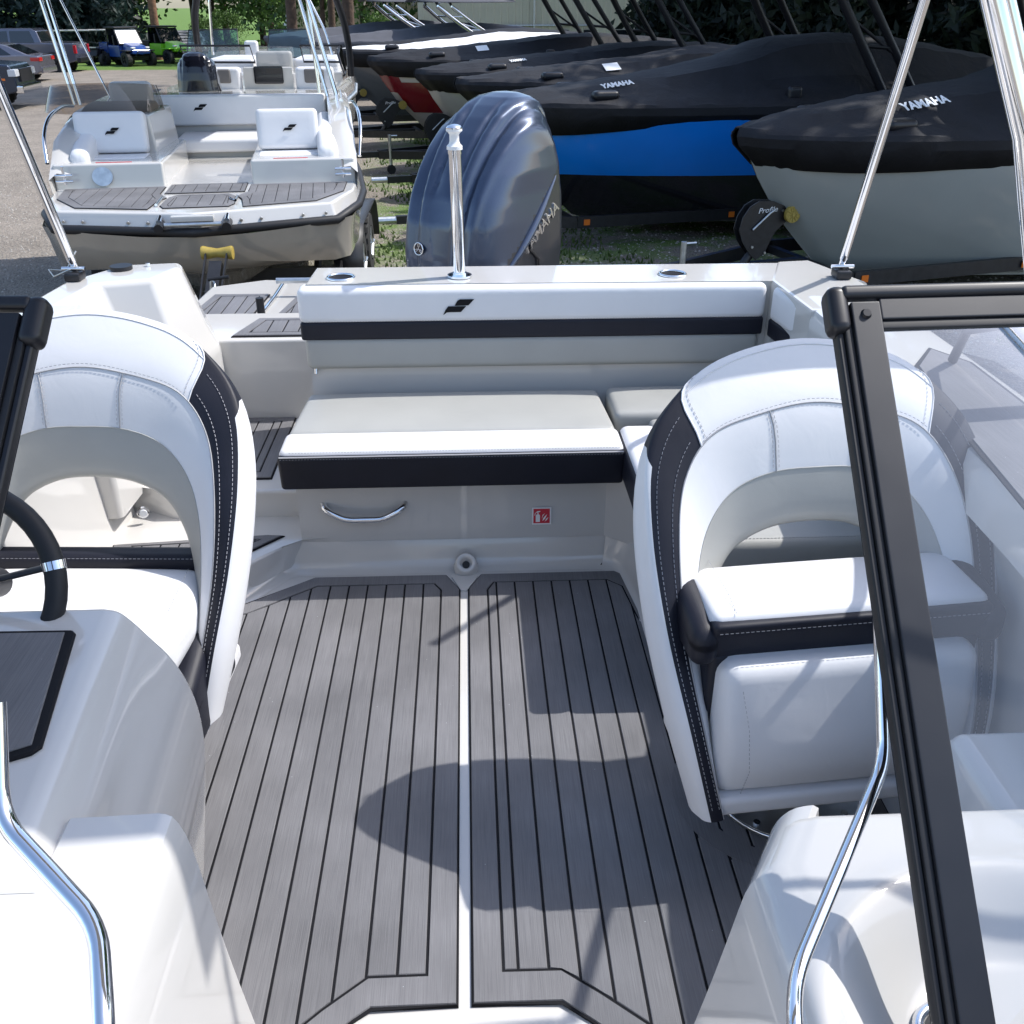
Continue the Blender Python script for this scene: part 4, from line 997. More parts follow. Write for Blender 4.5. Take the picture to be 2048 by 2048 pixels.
def trailer(label, loc, rz, L=6.8, silver=False, rz_roll=-.16, name_print=None, stake=True):
    """local x runs from the bow aft; the coupler points to -x"""
    t = thing("boat_trailer", label, "boat trailer", loc, rz, "boat trailers under the boats")
    bm = bmesh.new()
    def beam(a, b, w=.06, h=.14):
        a = Vector(a); b = Vector(b); d = (b - a).normalized(); s = Vector((-d.y, d.x, 0)).normalized() * w / 2; u = Vector((0, 0, h / 2))
        vs = [bm.verts.new(p + i * s + k * u) for p in (a, b) for i in (-1, 1) for k in (-1, 1)]
        for f in ((0, 1, 3, 2), (4, 6, 7, 5), (0, 4, 5, 1), (2, 3, 7, 6), (1, 5, 7, 3), (0, 2, 6, 4)): bm.faces.new([vs[i] for i in f])
    for s in (-1, 1):
        beam((-.9, s * .05, -.70), (.9, s * .78, -.70)); beam((.9, s * .78, -.70), (L, s * .80, -.70))
    beam((-1.3, 0, -.70), (.8, 0, -.70), .09, .10)
    for u in (.9, 2.6, 4.4, 6.2): beam((u, -.8, -.72), (u, .8, -.72), .08, .08)
    bm_obj("trailer_frame", bm, DIRTM, t)
    cyl("coupler", (-1.55, 0, -.70), (-1.3, 0, -.70), .045, STEEL, t, n=10)
    j = cyl("jack", (-.7, -.14, -1.0), (-.7, -.14, -.35), .03, STEEL, t, n=12); cyl("jack_handle", (-.7, -.14, -.37), (-.56, -.14, -.37), .012, STEEL, j, n=8); cyl("jack_wheel", (-.7, -.18, -.95), (-.7, -.10, -.95), .08, RUB, j)
    # winch post: a fan-shaped plate on a raked mast
    m = STEEL if silver else DIRTM
    w = bpy.data.objects.new("winch_post", None); COL.objects.link(w); w.parent = t
    for s in (-1, 1):
        P = [(-.03, -.30), (.0, -.17), (.07, -.07), (.17, -.02), (.34, -.03), (.52, -.10), (.56, -.16), (.52, -.24), (.40, -.34), (.34, -.46), (.30, -.56), (.20, -.62), (.12, -.55), (.02, -.42)]
        bm = bmesh.new(); a = [bm.verts.new((u, s * .055 - .006, z)) for u, z in P]; b = [bm.verts.new((u, s * .055 + .006, z)) for u, z in P]
        bm.faces.new(a); bm.faces.new(b[::-1])
        for i in range(len(P)): bm.faces.new((a[i], a[(i + 1) % len(P)], b[(i + 1) % len(P)], b[i]))
        bm_obj("winch_plate", bm, m, w)
    tube("mast", [(.22, 0, -.5), (.05, 0, -.72)], .045, m, w, n=8)
    tube("winch_drum", [(.12, -.05, -.25), (.12, .05, -.25)], .06, STEEL, w, n=12)
    tube("winch_handle", [(.12, -.075, -.30), (.30, -.085, -.14), (.34, -.10, -.11)], .012, STEEL, w, n=8)
    for u, z in ((.14, -.48), (.30, -.55), (.46, -.13)): cyl("bolt", (u, -.060, z), (u, -.072, z), .014, STEEL, w, n=8)
    if name_print: text_obj("maker_print", name_print, .075, WPRINT, w, frame_mat((.28, -.0625, -.115), (1, 0, .05), (0, 0, 1)), ext=.0008, shear=.25, sx=1.15)
    rl = bpy.data.objects.new("bow_roller", None); COL.objects.link(rl); rl.parent = t
    bm = bmesh.new(); n = 24; rg = []
    for a, v in ((.03, -.14), (.085, -.14), (.088, -.10), (.07, -.085), (.045, -.05), (.036, 0), (.045, .05), (.07, .085), (.088, .10), (.085, .14), (.03, .14)):
        rg.append([bm.verts.new((.54 + a * math.cos(2 * math.pi * k / n), v, rz_roll + a * math.sin(2 * math.pi * k / n))) for k in range(n)])
    for a, b in zip(rg, rg[1:]):
        for k in range(n): bm.faces.new((a[k], a[(k + 1) % n], b[(k + 1) % n], b[k]))
    bm.faces.new(rg[0]); bm.faces.new(rg[-1]); bm_obj("roller_body", bm, YEL, rl)
    bm = bmesh.new()
    for k in range(12):
        a = 2 * math.pi * k / 12; tube_bm(bm, [(.54 + .028 * math.cos(a), -.1435, rz_roll + .028 * math.sin(a)), (.54 + .076 * math.cos(a), -.1435, rz_roll + .076 * math.sin(a))], .005, n=5)
    cyl_bm(bm, (.54, -.15, rz_roll), (.54, .15, rz_roll), .02, n=10); bm_obj("roller_hub", bm, mat("roller_spokes", (.36, .27, .06), .6) if "roller_spokes" not in MATS else MATS["roller_spokes"], rl)
    for u in (4.3, 5.2):
        for s in (-1, 1): wheel(u, s * 1.08, -.71, .33, .20, t)
    for s in (-1, 1):
        rows = [[(4.75 + 1.02 * math.cos(math.pi * k / 14) * 1.0, s * v, -.72 + .42 * min(1, 1.6 * math.sin(math.pi * k / 14))) for k in range(15)] for v in (.95, 1.22)]
        grid("fender", rows, DIRTM, t, thick=.01)
    box("marker_light", (.98, 1.06, -.822, -.812, -.735, -.665), ORG, t); box("marker_light", (3.0, 3.08, -.842, -.832, -.735, -.665), ORG, t)
    return t

# ================================================================== the row of covered runabouts
def interp(T, x):
    if x <= T[0][0]: return T[0][1]
    for i in range(len(T) - 1):
        if x <= T[i + 1][0]:
            k = (x - T[i][0]) / (T[i + 1][0] - T[i][0]); return T[i][1] + k * (T[i + 1][1] - T[i][1])
    return T[-1][1]
BEAM = [(0, .10), (.12, .26), (.35, .46), (.8, .72), (1.4, .95), (2.2, 1.13), (3.2, 1.23), (4.5, 1.26), (7.0, 1.20)]
KEEL = [(0, 0.0), (.35, -.54), (.8, -1.02), (1.2, -1.31), (1.75, -1.48), (3, -1.55), (7, -1.55)]
def covered_boat(label, loc, rz, top, side, bottom, zs=.65, tower=True, letters=None, ridge=None, cover=COVER, hemcol=None, accent=None, tag_=False, silver_tower=False, pods=True, th=1.0):
    t = thing("covered_boat", label, "covered boat", loc, rz, "covered boats in the row")
    L = 7.0; us = [0, .05, .12, .22, .35, .55, .8, 1.1, 1.4, 1.8, 2.2, 2.7, 3.2, 3.8, 4.5, 5.2, 6.0, 7.0]
    RG = ridge or ([(0, .03), (.3, .10), (1, .19), (2, .29), (3, .45), (3.6, .66), (4.0, .73), (4.6, .75), (5.5, .70), (7, .48)] if loc[1] < 15 else [(0, .03), (.3, .09), (1, .17), (2, .25), (3, .34), (3.8, .44), (4.6, .47), (5.5, .44), (7, .30)])
    # hull, one surface from near sheer round the keel to far sheer; stem raked aft
    FR = [(0, 0), (.16, .12), (.30, .25), (.5, .45), (.66, .62), (.74, .70), (.76, .72), (.88, .86), (1.0, 1.0)]
    rows = []
    for u in us:
        b = interp(BEAM, u); row = []
        half = []
        for q in range(13):
            f = q / 12
            # depth below sheer as fraction, half width as fraction
            rake = [(0, 0), (.18, .27), (.35, .60), (.6, 1.20), (.85, 1.95), (1.0, 2.9)]
            du = interp(rake, f)
            uu = du + u * (L - du) / L
            bb = interp(BEAM, u)
            if f < .60: hw = bb * (1 - (.22 + .46 * max(0, 1 - u / 3)) * (f / .60) ** 1.2) 
            else: hw = bb * (1 - (.22 + .46 * max(0, 1 - u / 3))) * (1 - (f - .60) / .40) ** .9
            if q in (8, 10): hw += .025 * min(1, u / .5)
            depth = interp([(0, 0), (.35, .55), (.60, .90), (1, 1.0)], f)
            D = 1.62
            z = zs - D * depth * (.0 + 1.0) if True else 0
            half.append((uu, hw * (0.0 if u == 0 and False else 1), z))
        # squeeze the stem to a sharp edge
        k = min(1, u / .12) * .92 + .08
        rows.append([(a, -h * k, z) for a, h, z in half] + [(a, h * k, z) for a, h, z in half[::-1][1:]])
    def mi(i, j):
        q = j if j < 12 else 23 - j
        if accent:
            u = us[i]
            if accent == 'wedge': return 2 if q > 7 else (1 if (q < 3 and u < .35) or (2 <= q < 5 and .12 <= u < 1.1) or (3 <= q < 6 and .8 <= u < 2.2) else 0)
        return 0 if q < (4 if side is HBLUE else 6) else 2
    D_ = 0; hull = grid("hull", rows, [side, accent and HRED or side, bottom], t, mi=mi, auto=32)
    for q in (8, 10):
        for s in (0, 1): tube("strake", [Vector(r[q if not s else len(r) - 1 - q]) for r in rows[4:]], [.004] + [.016] * (len(rows) - 5), bottom if bottom is not HBLK else HGREY, hull, n=6)
    # cover
    rows = []
    rnd = random.Random(int(loc[0] * 100 + loc[1] * 7))
    for u in [-.02] + us[1:]:
        b = interp(BEAM, max(0, u)); r_ = interp(RG, u); hem = (.30 if side is not HBLUE else .34 - .13 * min(1, max(0, u - .3) / 2.2)) + .02 * math.sin(u * 2.2)
        k = min(1, max(0, u) / .12) * .6 + .4
        du = .16 * (1 - min(1, u / 1.0))
        h = [(.18 * (1 - u / 7) , (b + .012) * (.86 if u < .3 else .93), -hem), (.02, b + .026, -.10), (-.01, b + .028, -.02), (.0, b + .012, .012), (.02, b * .86, .045 + .08 * r_), (.05, b * .62, .35 * r_ + .03), (.06, b * .42, .86 * r_), (.06, b * .2, .975 * r_), (.06, 0, r_)]
        half = [(u + du * (-.2 if a < .1 else .2) + a, w * k, zs + z) for a, w, z in h]
        rows.append([(a, -w, z) for a, w, z in half] + [(a, w, z) for a, w, z in half[::-1][1:]])
    # refine lengthwise and add slack folds
    cols = list(zip(*rows)); fine = [cat(c, 5) for c in cols]; rows2 = [list(r) for r in zip(*fine)]
    for i, r in enumerate(rows2):
        for j, p in enumerate(r):
            if 2 < j < len(r) - 3:
                nn = noise.noise(Vector((p.x * 1.3, p.y * 2.0, loc[1]))) * .030 + noise.noise(Vector((p.x * 5 + p.y * 4, p.y * 1.2, 3 + loc[1]))) * .020
                p.z += nn
    cv = grid("canvas_cover", rows2, [cover, hemcol or cover], t, mi=lambda i, j: 1 if hemcol and (j in (4, 5)) else 0, auto=22, thick=.012)
    tube("hem_rope", [Vector(r[0]) + Vector((0, -.004, .01)) for r in rows2], .009, BLKP, cv, n=6)
    tube("seam", [Vector(r[4]) + Vector((0, 0, .003)) for r in rows2[3:]], .005, BLKP, cv, n=4)
    if pods:
        for u in (1.30,):
            b = interp(BEAM, u)
            for s in (-1, 1):
                o = pad("cover_vent", (u - .17, u + .17, s * b * .80 - .085, s * b * .80 + .085, zs + .05, zs + .165), .055, BLKP, cv)
                box("vent_slot", (u - .10, u + .10, s * b * .80 - .02, s * b * .80 + .02, zs + .160, zs + .170), RUB, cv, bev=.003)
        pad("cover_vent", (3.55, 3.74, -1.19, -1.09, zs + .03, zs + .20), .045, BLKP, cv)
    if letters:
        u = letters; b = interp(BEAM, u); r_ = interp(RG, u)
        A = Vector((u, -b * .62, zs + .35 * r_ + .03)); B = Vector((u, -b * .42, zs + .86 * r_))
        c_ = A.lerp(B, .72); slope = (interp(RG, u + .3) - interp(RG, u - .3)) / .6
        o = text_obj("cover_lettering", "YAMAHA", .15 if loc[1] < 11 else (.11 if loc[1] < 15 else .08), WPRINT, cv, frame_mat(tuple(c_ + Vector((0, -.01, .03))), (.97, .10, slope), (-.30, .80, .5)), ext=.002, bold=.005, sx=.95)
    if tag_:
        u = 2.3; r_ = interp(RG, u); b = interp(BEAM, u)
        mesh("white_tag", [(u - .11, -b * .60, zs + .40 * r_ + .055), (u + .14, -b * .60, zs + .40 * r_ + .075), (u + .12, -b * .46, zs + .78 * r_ + .06), (u - .13, -b * .46, zs + .78 * r_ + .04)], [(0, 1, 2, 3)], WPRINT, cv, smooth=False)
    if tower:
        tm = CHROME if silver_tower else BLKP
        tw = bpy.data.objects.new("tower", None); COL.objects.link(tw); tw.parent = t
        for s in (-1, 1):
            v = s * 1.14
            a = [(4.9, v, zs + .12), (4.3, v * .97, zs + .95 * th), (3.75, v * .90, zs + 1.75 * th)]
            b = [(5.35, v, zs + .12), (4.75, v * .97, zs + .90 * th), (4.15, v * .90, zs + 1.72 * th)]
            tube("tower_leg", cat(a, 5), .058, tm, tw, n=10); tube("tower_leg", cat(b, 5), .050, tm, tw, n=10)
            for k in (.35, .72) if th == 1 else (.3, .7):
                pa = cat(a, 8)[int(16 * k)]; pb = cat(b, 8)[int(16 * k)]; tube("tower_rung", [pa, pb], .024, tm, tw, n=8)
            tube("tower_brace", [cat(a, 8)[8], cat(b, 8)[4]], .022, tm, tw, n=8)
        for u, z in ((3.75, 1.75), (4.15, 1.72), (3.4, 1.80)):
            tube("tower_hoop", cat([(u, -1.03, zs + z * th), (u, -.6, zs + z * th + .12), (u, .6, zs + z * th + .12), (u, 1.03, zs + z * th)], 4), .036, tm, tw, n=8)
        grid("tower_canopy", [[(u, v, zs + 1.75 * th + .22 - .10 * (v / 1.1) ** 2 + .03 * math.sin(u)) for v in (-1.15, -.8, -.4, 0, .4, .8, 1.15)] for u in (3.2, 3.8, 4.6, 5.4, 6.0)], cover, tw, thick=.012)
    return t
ROW = R(13)
HWHITE = mat("white_hull", (.40, .385, .36), .2, coat=.6, var=.03)
covered_boat("covered runabout with silver grey hull, nearest of the row, white lettering on its bow cover", (2.72, 9.95, 0), R(16), HSILV, HSILV, HSILV, zs=.62, letters=1.75, ridge=[(0, .03), (.3, .13), (.9, .24), (1.8, .33), (3, .46), (3.9, .78), (5.0, .84), (7, .6)])
trailer("black boat trailer with yellow bow roller under the nearest silver hull", (2.80, 9.90, 0), R(16), name_print="Profile")
covered_boat("covered runabout with bright blue hull beside the nearest silver hull", (.28, 12.95, 0), R(13), HBLUE, HBLUE, HBLK, zs=.66, letters=1.55)
trailer("black boat trailer with amber marker light under the bright blue hull", (.34, 12.9, 0), R(13), name_print="Profile")
covered_boat("black covered runabout whose bow shows just above the big grey outboard, white tag on cover", (-.10, 16.2, 0), ROW, HWHITE, HWHITE, HBLK, zs=.68, tag_=True, tower=False)
trailer("boat trailer with grey winch post, next behind the blue hull's trailer", (-.0, 16.1, 0), ROW, silver=True, name_print="Profile")
covered_boat("black covered runabout with cream hull, small white lettering across its bow", (-.85, 19.0, 0), ROW, HWHITE, HWHITE, HBLK, zs=.66, letters=1.75, cover=COVER)
trailer("black boat trailer under the cream hull, partly hidden by other trailers", (-.75, 18.9, 0), ROW)
covered_boat("black covered runabout with red and cream wedge on its hull", (-2.0, 22.3, 0), ROW, HWHITE, HWHITE, HBLK, zs=.72, accent='wedge', tag_=True)
trailer("black boat trailer with dark winch plate under the red and cream hull", (-1.9, 22.2, 0), ROW, name_print="Profile")
covered_boat("covered runabout with grey hull and white stripe on its cover, farthest bow of the row", (-3.15, 25.6, 0), ROW, HGREY, HGREY, HGREY, zs=.74, hemcol=WPRINT, tower=False)
trailer("black boat trailer under the grey hull at the far end of the row", (-3.05, 25.5, 0), ROW)
covered_boat("covered boat with grey canvas and polished tower behind the row", (-4.6, 30.5, 0), ROW, HGREY, HGREY, HBLK, zs=.80, cover=COVERG, silver_tower=True, pods=False, th=.52)
covered_boat("covered boat with grey canvas at the far back, left of the polished towers", (-6.4, 34.5, 0), ROW, HWHITE, HWHITE, HBLK, zs=.82, cover=COVERG, silver_tower=True, pods=False, th=.52)

# ================================================================== deck boat facing us, on its trailer
db = thing("deck_boat", "white deck boat with its wide bow platform towards us and two white seat backs", "boat", (-2.24, 8.02, 0), R(7.5)); db.scale = (1.07, 1, 1)
def dplan(o, z, yoff=0): return [(x, y + yoff, z) for x, y in o]
DP = [(-1.27, 4.7), (-1.33, 3.0), (-1.33, 1.6), (-1.27, .95), (-1.08, .34), (0, .02), (1.08, .34), (1.27, .95), (1.33, 1.6), (1.33, 3.0), (1.27, 4.7)]
def scale_plan(k, dy): return [(x * k, y + dy) for x, y in DP]
hrows = []
for k, dy, zc, ze in ((1.0, 0, .06, .10), (.985, .05, -.06, -.02), (.965, .12, -.16, -.27), (.90, .20, -.26, -.26), (.80, .34, -.34, -.06), (.62, .55, -.46, -.12), (.46, .75, -.56, -.42), (.24, 1.05, -.68, -.64), (.0, 1.4, -.74, -.74)):
    row = []
    for i, (x, y) in enumerate(DP):
        f = min(1, abs(x) / 1.1); tun = 0
        row.append((x * k, y + dy, zc + (ze - zc) * f ** 1.5 + tun * (1 - k if k < .97 else 0) * 2))
    hrows.append(row)
fin = [cat(r, 3) for r in hrows]
grid("hull", fin, HTAUPE, db, auto=70)
# rub rail, bow face and deck
tube("rub_rail", cat([(x * 1.005, y - .012, .10 + .02 * min(1, y)) for x, y in DP], 1), .038, RUB, db, n=10)
DI = [(x * .975, y + .035 + .02 * (abs(x) < .5)) for x, y in DP]
loftz("bow_deck", [([(x, y) for x, y in DP], .12), ([(x * .985, y + .03) for x, y in DP], .20), (DI, .245)], GEL, db)
foam_mat_planks("platform_mat", [(-1.20, 1.40), (-1.16, .90), (-.93, .44), (-.36, .27), (-.33, .62), (-.28, .80), (-.36, 1.0), (-.36, 1.40)], [(-1.12, 1.34), (-1.08, .95), (-.89, .52), (-.41, .36), (-.39, .60), (-.36, .75), (-.42, .96), (-.42, 1.34)], .246, db, pitch=.10)
foam_mat_planks("platform_mat", [(1.20, 1.40), (1.16, .90), (.93, .44), (.36, .27), (.33, .62), (.28, .80), (.36, 1.0), (.36, 1.40)], [(1.12, 1.34), (1.08, .95), (.89, .52), (.41, .36), (.39, .60), (.36, .75), (.42, .96), (.42, 1.34)], .246, db, pitch=.10)
foam_mat_planks("hatch_mat", [(-.25, .30), (.25, .30), (.29, .42), (.27, .80), (.21, .92), (-.21, .92), (-.27, .80), (-.29, .42)], [(-.21, .36), (.21, .36), (.235, .44), (.22, .78), (.17, .86), (-.17, .86), (-.22, .78), (-.235, .44)], .246, db, pitch=.10)
foam_mat_planks("entry_mat", [(-.33, 1.02), (.33, 1.02), (.33, 1.50), (-.33, 1.50)], [(-.29, 1.06), (.29, 1.06), (.29, 1.46), (-.29, 1.46)], .246, db, pitch=.10)
lad = tube("bow_ladder", [(-.21, .0, .17), (.21, .0, .17)], .020, STEEL, db)
for s in (-1, 1): cyl("ladder_stub", (s * .25, .12, .16), (s * .25, -.05, .15), .035, BLKP, lad); tube("ladder_rail", [(s * .25, .02, .19), (s * .25, .20, .22)], .02, CHROME, lad)
box("ladder_door", (-.16, .16, -.012, .05, .19, .238), GEL, db, bev=.01)
tube("hatch_hinge", [(-.31, .40, .262), (-.31, .75, .262)], .012, CHROME, db); tube("hatch_latch", [(.24, .62, .262), (.29, .52, .262), (.29, .74, .262)], .010, CHROME, db)
for x in (-1.0, -.85, -.5, -.35, .35, .5, .82, 1.0): cyl("drain_stud", (x, abs(x) * .28 + .045, .17), (x, abs(x) * .28 + .025, .165), .012, STEEL, db, n=8)
for s in (-1, 1):
    x0, x1 = (-1.28, -.37) if s < 0 else (.37, 1.28)
    loftz("bow_bulwark", [([(x0, 1.44), (x1, 1.44), (x1, 3.2), (x0, 3.2)], .2), ([(x0, 1.47), (x1, 1.47), (x1, 3.2), (x0, 3.2)], .46)], GEL, db)
    # cleats
    cl = cyl("cleat", (s * 1.17, 1.36, .30), (s * 1.17, 1.34, .46), .012, CHROME, db)
    for z in (.33, .38): tube("cleat_horn", [(s * 1.10, 1.34, z), (s * 1.24, 1.34, z)], .012, CHROME, cl)
    # side walls and polished rails
    rows = [[(s * (1.30 - .02 * abs(y - 2.6)), y, .12) for y in (1.3, 1.8, 2.6, 3.6, 4.7)], [(s * 1.30, y, z) for y, z in ((1.35, .34), (1.8, .62), (2.6, .76), (3.6, .78), (4.7, .78))], [(s * 1.24, y, z + .03) for y, z in ((1.42, .36), (1.85, .64), (2.6, .78), (3.6, .80), (4.7, .80))], [(s * 1.08, y, z + .02) for y, z in ((1.47, .34), (1.9, .60), (2.6, .76), (3.6, .78), (4.7, .78))], [(s * 1.06, y, .0) for y in (1.5, 1.9, 2.6, 3.6, 4.7)]]
    grid("side_coaming", rows, GEL, db, auto=50)
    tube("bow_rail", cat([(s * 1.33, 1.55, .46), (s * 1.36, 1.75, .66), (s * 1.36, 2.05, .80), (s * 1.33, 2.5, .86), (s * 1.30, 2.8, .84)], 5), .016, CHROME, db)
    pad("corner_bolster", (min(s * .96, s * 1.16), max(s * .99, s * 1.14), 1.58, 3.4, .42, .70), .07, VW, db, warp=lambda p, a, e, g: (p.x, p.y, p.z - (.16 * (1 - min(1, (p.y - 1.58) / .7)) ** 1.5 if g > -.5 else 0)))
cyl("builder_badge", (-.88, 1.455, .345), (-.88, 1.440, .350), .085, STEEL, db, n=32); bpy.context.view_layer.update()
for nm, x0, x1, lab in (("bow_seat_back", -1.17, -.55, ""), ("bow_seat_back", .42, .98, "")):
    rx = Matrix.Rotation(R(-14), 3, 'X')
    p = pad(nm, (x0, x1, 2.02, 2.16, .47, .845), .045, VW, db, rot=rx, seg=5)
    emblem("printed_emblem", SEAM, p, frame_mat(((x0 + x1) / 2 + .02, 2.009, .68), (1, 0, 0), (0, .24, 1)), .13)
    pad("bow_seat_cushion", (x0, x1, 1.75, 2.1, .40, .47), .03, VW, db)
# port console with windscreen and helm seat, floor well, stern lounge
loftz("console", [([(-1.08, 2.2), (-.46, 2.2), (-.40, 3.35), (-1.08, 3.35)], -.1), ([(-1.08, 2.24), (-.54, 2.24), (-.48, 3.3), (-1.08, 3.3)], .80)], GEL, db)
rows = []
for z, k in ((.80, 0), (.92, .5), (1.02, 1)):
    rows.append([(-1.00 + (.54 - .06 * k) * math.sin(R(a)), 2.75 - (.42 - .05 * k) * math.cos(R(a)) + .12 * k, z + (.05 * k * math.cos(R(a)))) for a in range(-100, 101, 10)])
grid("windscreen", rows, SMOKE, db)
loftz("dash", [([(-1.20, 2.5), (-.56, 2.5), (-.56, 3.2), (-1.20, 3.2)], .80), ([(-1.17, 2.75), (-.60, 2.75), (-.58, 3.1), (-1.18, 3.1)], .86)], TAN, db)
pad("helm_seat_back", (-1.08, -.66, 3.45, 3.58, .55, 1.02), .06, VW, db)
box("cockpit_floor", (-1.1, 1.1, 1.5, 4.7, -.12, -.08), GELD, db)
box("stern_locker", (-1.06, 1.06, 3.55, 4.6, -.08, .32), GELD, db, bev=.02)
pad("stern_cushion", (-.50, .44, 3.30, 4.1, .30, .44), .04, VW, db); pad("side_cushion", (.46, 1.06, 2.3, 4.1, .28, .42), .04, VW, db)
box("locker_face", (-.50, .50, 3.42, 3.56, -.08, .30), GELD, db, bev=.02)
b = pad("stern_backrest", (-1.05, 1.06, 4.08, 4.20, .50, .83), .035, VW, db); emblem("printed_emblem", SEAM, b, frame_mat((-.28, 4.078, .70), (1, 0, 0), (0, 0, 1)), .15)
box("stern_wall", (-1.28, 1.28, 4.16, 4.7, .0, .825), GEL, db, bev=.03)
box("safety_sticker", (.02, .10, 3.416, 3.419, .08, .19), STICK, db); tube("locker_handle", [(-.44, 3.42, .18), (-.42, 3.39, .17), (-.30, 3.39, .17), (-.28, 3.42, .18)], .008, CHROME, db)
box("speaker_cup", (.47, .53, 2.2, 2.6, .41, .425), STEEL, db, bev=.005)
for s in (-1, 1): tube("caution_print", [(s * .75 - .18, 1.52, .4622), (s * .75 + .12, 1.52, .4622)], .003, STICK, db, n=4)
bf = thing("bimini_frame", "polished bimini poles standing on the deck boat beyond our stern", "bimini frame")
for a, b in (((-4.46, 11.95, .74), (-4.72, 12.1, 2.3)), ((-4.38, 11.9, .74), (-4.64, 12.1, 2.3)), ((-4.02, 11.9, .79), (-4.60, 12.1, 2.25)), ((-1.72, 12.3, .80), (-1.80, 12.4, 2.3)), ((-1.62, 12.2, .80), (-1.98, 12.4, 2.3))): tube("pole", [a, b], .022 if a[0] != -4.02 else .013, CHROME, bf, n=14)
tube("pole", [(-1.50, 12.15, .78), (-1.88, 12.3, 2.3)], .026, CHROME, bf, n=14)
grid("unseen_canopy", [[(x, y, 2.35 + .1 * math.cos((x + 3.2) * 1.1)) for x in (-4.9, -4.2, -3.2, -2.2, -1.5)] for y in (9.9, 10.8, 11.8, 12.8)], COVER, bf, thick=.01)

t2 = thing("boat_trailer", "black trailer with upright yellow keel roller under the white deck boat", "boat trailer", (0, 0, 0), 0, "boat trailers under the boats")
bm = bmesh.new()
def bar3(bm, a, b, w, h):
    a = Vector(a); b = Vector(b); d = (b - a).normalized(); s = Vector((-d.y, d.x, 0))
    s = s.normalized() * w / 2 if s.length > .01 else Vector((w / 2, 0, 0)); u = d.cross(s).normalized() * h / 2
    vs = [bm.verts.new(p + i * s + k * u) for p in (a, b) for i in (-1, 1) for k in (-1, 1)]
    for f in ((0, 1, 3, 2), (4, 6, 7, 5), (0, 4, 5, 1), (2, 3, 7, 6), (1, 5, 7, 3), (0, 2, 6, 4)): bm.faces.new([vs[i] for i in f])
for s in (-1, 1):
    bar3(bm, (-2.08, 6.3, -.66), (-2.25 + s * .95, 9.4, -.62), .07, .15); bar3(bm, (-2.25 + s * .95, 9.4, -.62), (-2.45 + s * .95, 13.2, -.62), .07, .15)
bar3(bm, (-2.05, 5.6, -.66), (-2.12, 8.2, -.64), .09, .12)
bar3(bm, (-3.2, 9.5, -.60), (-1.3, 9.5, -.60), .08, .12)
bm_obj("trailer_frame", bm, DIRTM, t2)
for x in (-3.66, -1.22):
    for y in (10.3, 11.2): wheel(x, y, -.68, .35, .22, t2, ax=(1, 0, 0))
    rows = [[(x + dx, 10.75 - 1.0 * math.cos(math.pi * k / 12), -.70 + .46 * min(1, 1.6 * math.sin(math.pi * k / 12))) for k in range(13)] for dx in (-.15, .15)]
    grid("fender", rows, DIRTM, t2, thick=.01)
    bm = bmesh.new(); bar3(bm, (x + (.3 if x < -2 else -.3), 9.5, -.66), (x + (.22 if x < -2 else -.22), 9.62, -.14), .06, .04); bm_obj("guide_post", bm, DIRTM, t2)
    for k in range(5): box("step_tread", (x - .12, x + .12, 9.62 + k * .045, 9.645 + k * .045, -.235, -.225), STEEL, t2)
    box("marker_light", (x - .03, x + .03, 9.70, 9.72, -.36, -.33), ORG, t2)
bm = bmesh.new()
bar3(bm, (-2.03, 7.0, -.62), (-2.04, 7.80, -.10), .10, .07); bm_obj("winch_mast", bm, DIRTM, t2)
for s in (-1, 1):
    bm = bmesh.new(); bar3(bm, (-2.03 + s * .07, 6.9, -.66), (-2.04 + s * .085, 7.85, -.03), .012, .035); bm_obj("winch_bracket", bm, DIRTM, t2)
text_obj("maker_print", "Load Rite", .055, WPRINT, t2, frame_mat((-2.035, 7.2, -.47), (.02, .86, .50), (-.9, -.2, .3)), ext=.0006) if False else None
bm = bmesh.new(); n = 24; rg = []
for a, v in ((.02, -.125), (.052, -.125), (.056, -.11), (.047, -.07), (.035, 0), (.047, .07), (.056, .11), (.052, .125), (.02, .125)):
    rg.append([bm.verts.new((-2.04 + v, 7.88 + a * math.cos(2 * math.pi * k / n), -.03 + a * math.sin(2 * math.pi * k / n))) for k in range(n)])
for a, b in zip(rg, rg[1:]):
    for k in range(n): bm.faces.new((a[k], a[(k + 1) % n], b[(k + 1) % n], b[k]))
bm.faces.new(rg[0]); bm.faces.new(rg[-1]); bm_obj("keel_roller", bm, YEL, t2)
tube("winch_crank", rounded([(-2.0, 7.3, -.35), (-1.97, 7.3, -.10), (-1.94, 7.3, -.12), (-1.90, 6.8, -.50)], .03), .009, STEEL, t2, n=8); tube("crank_grip", [(-1.99, 7.3, -.10), (-1.83, 7.3, -.08)], .014, RUB, t2)
cyl("tongue_jack", (-1.62, 6.0, -.95), (-1.62, 6.0, -.06), .035, STEEL, t2, n=20); tube("jack_crank", rounded([(-1.62, 6.0, -.08), (-1.53, 6.0, -.08), (-1.52, 6.0, -.22)], .03), .012, STEEL, t2, n=8)

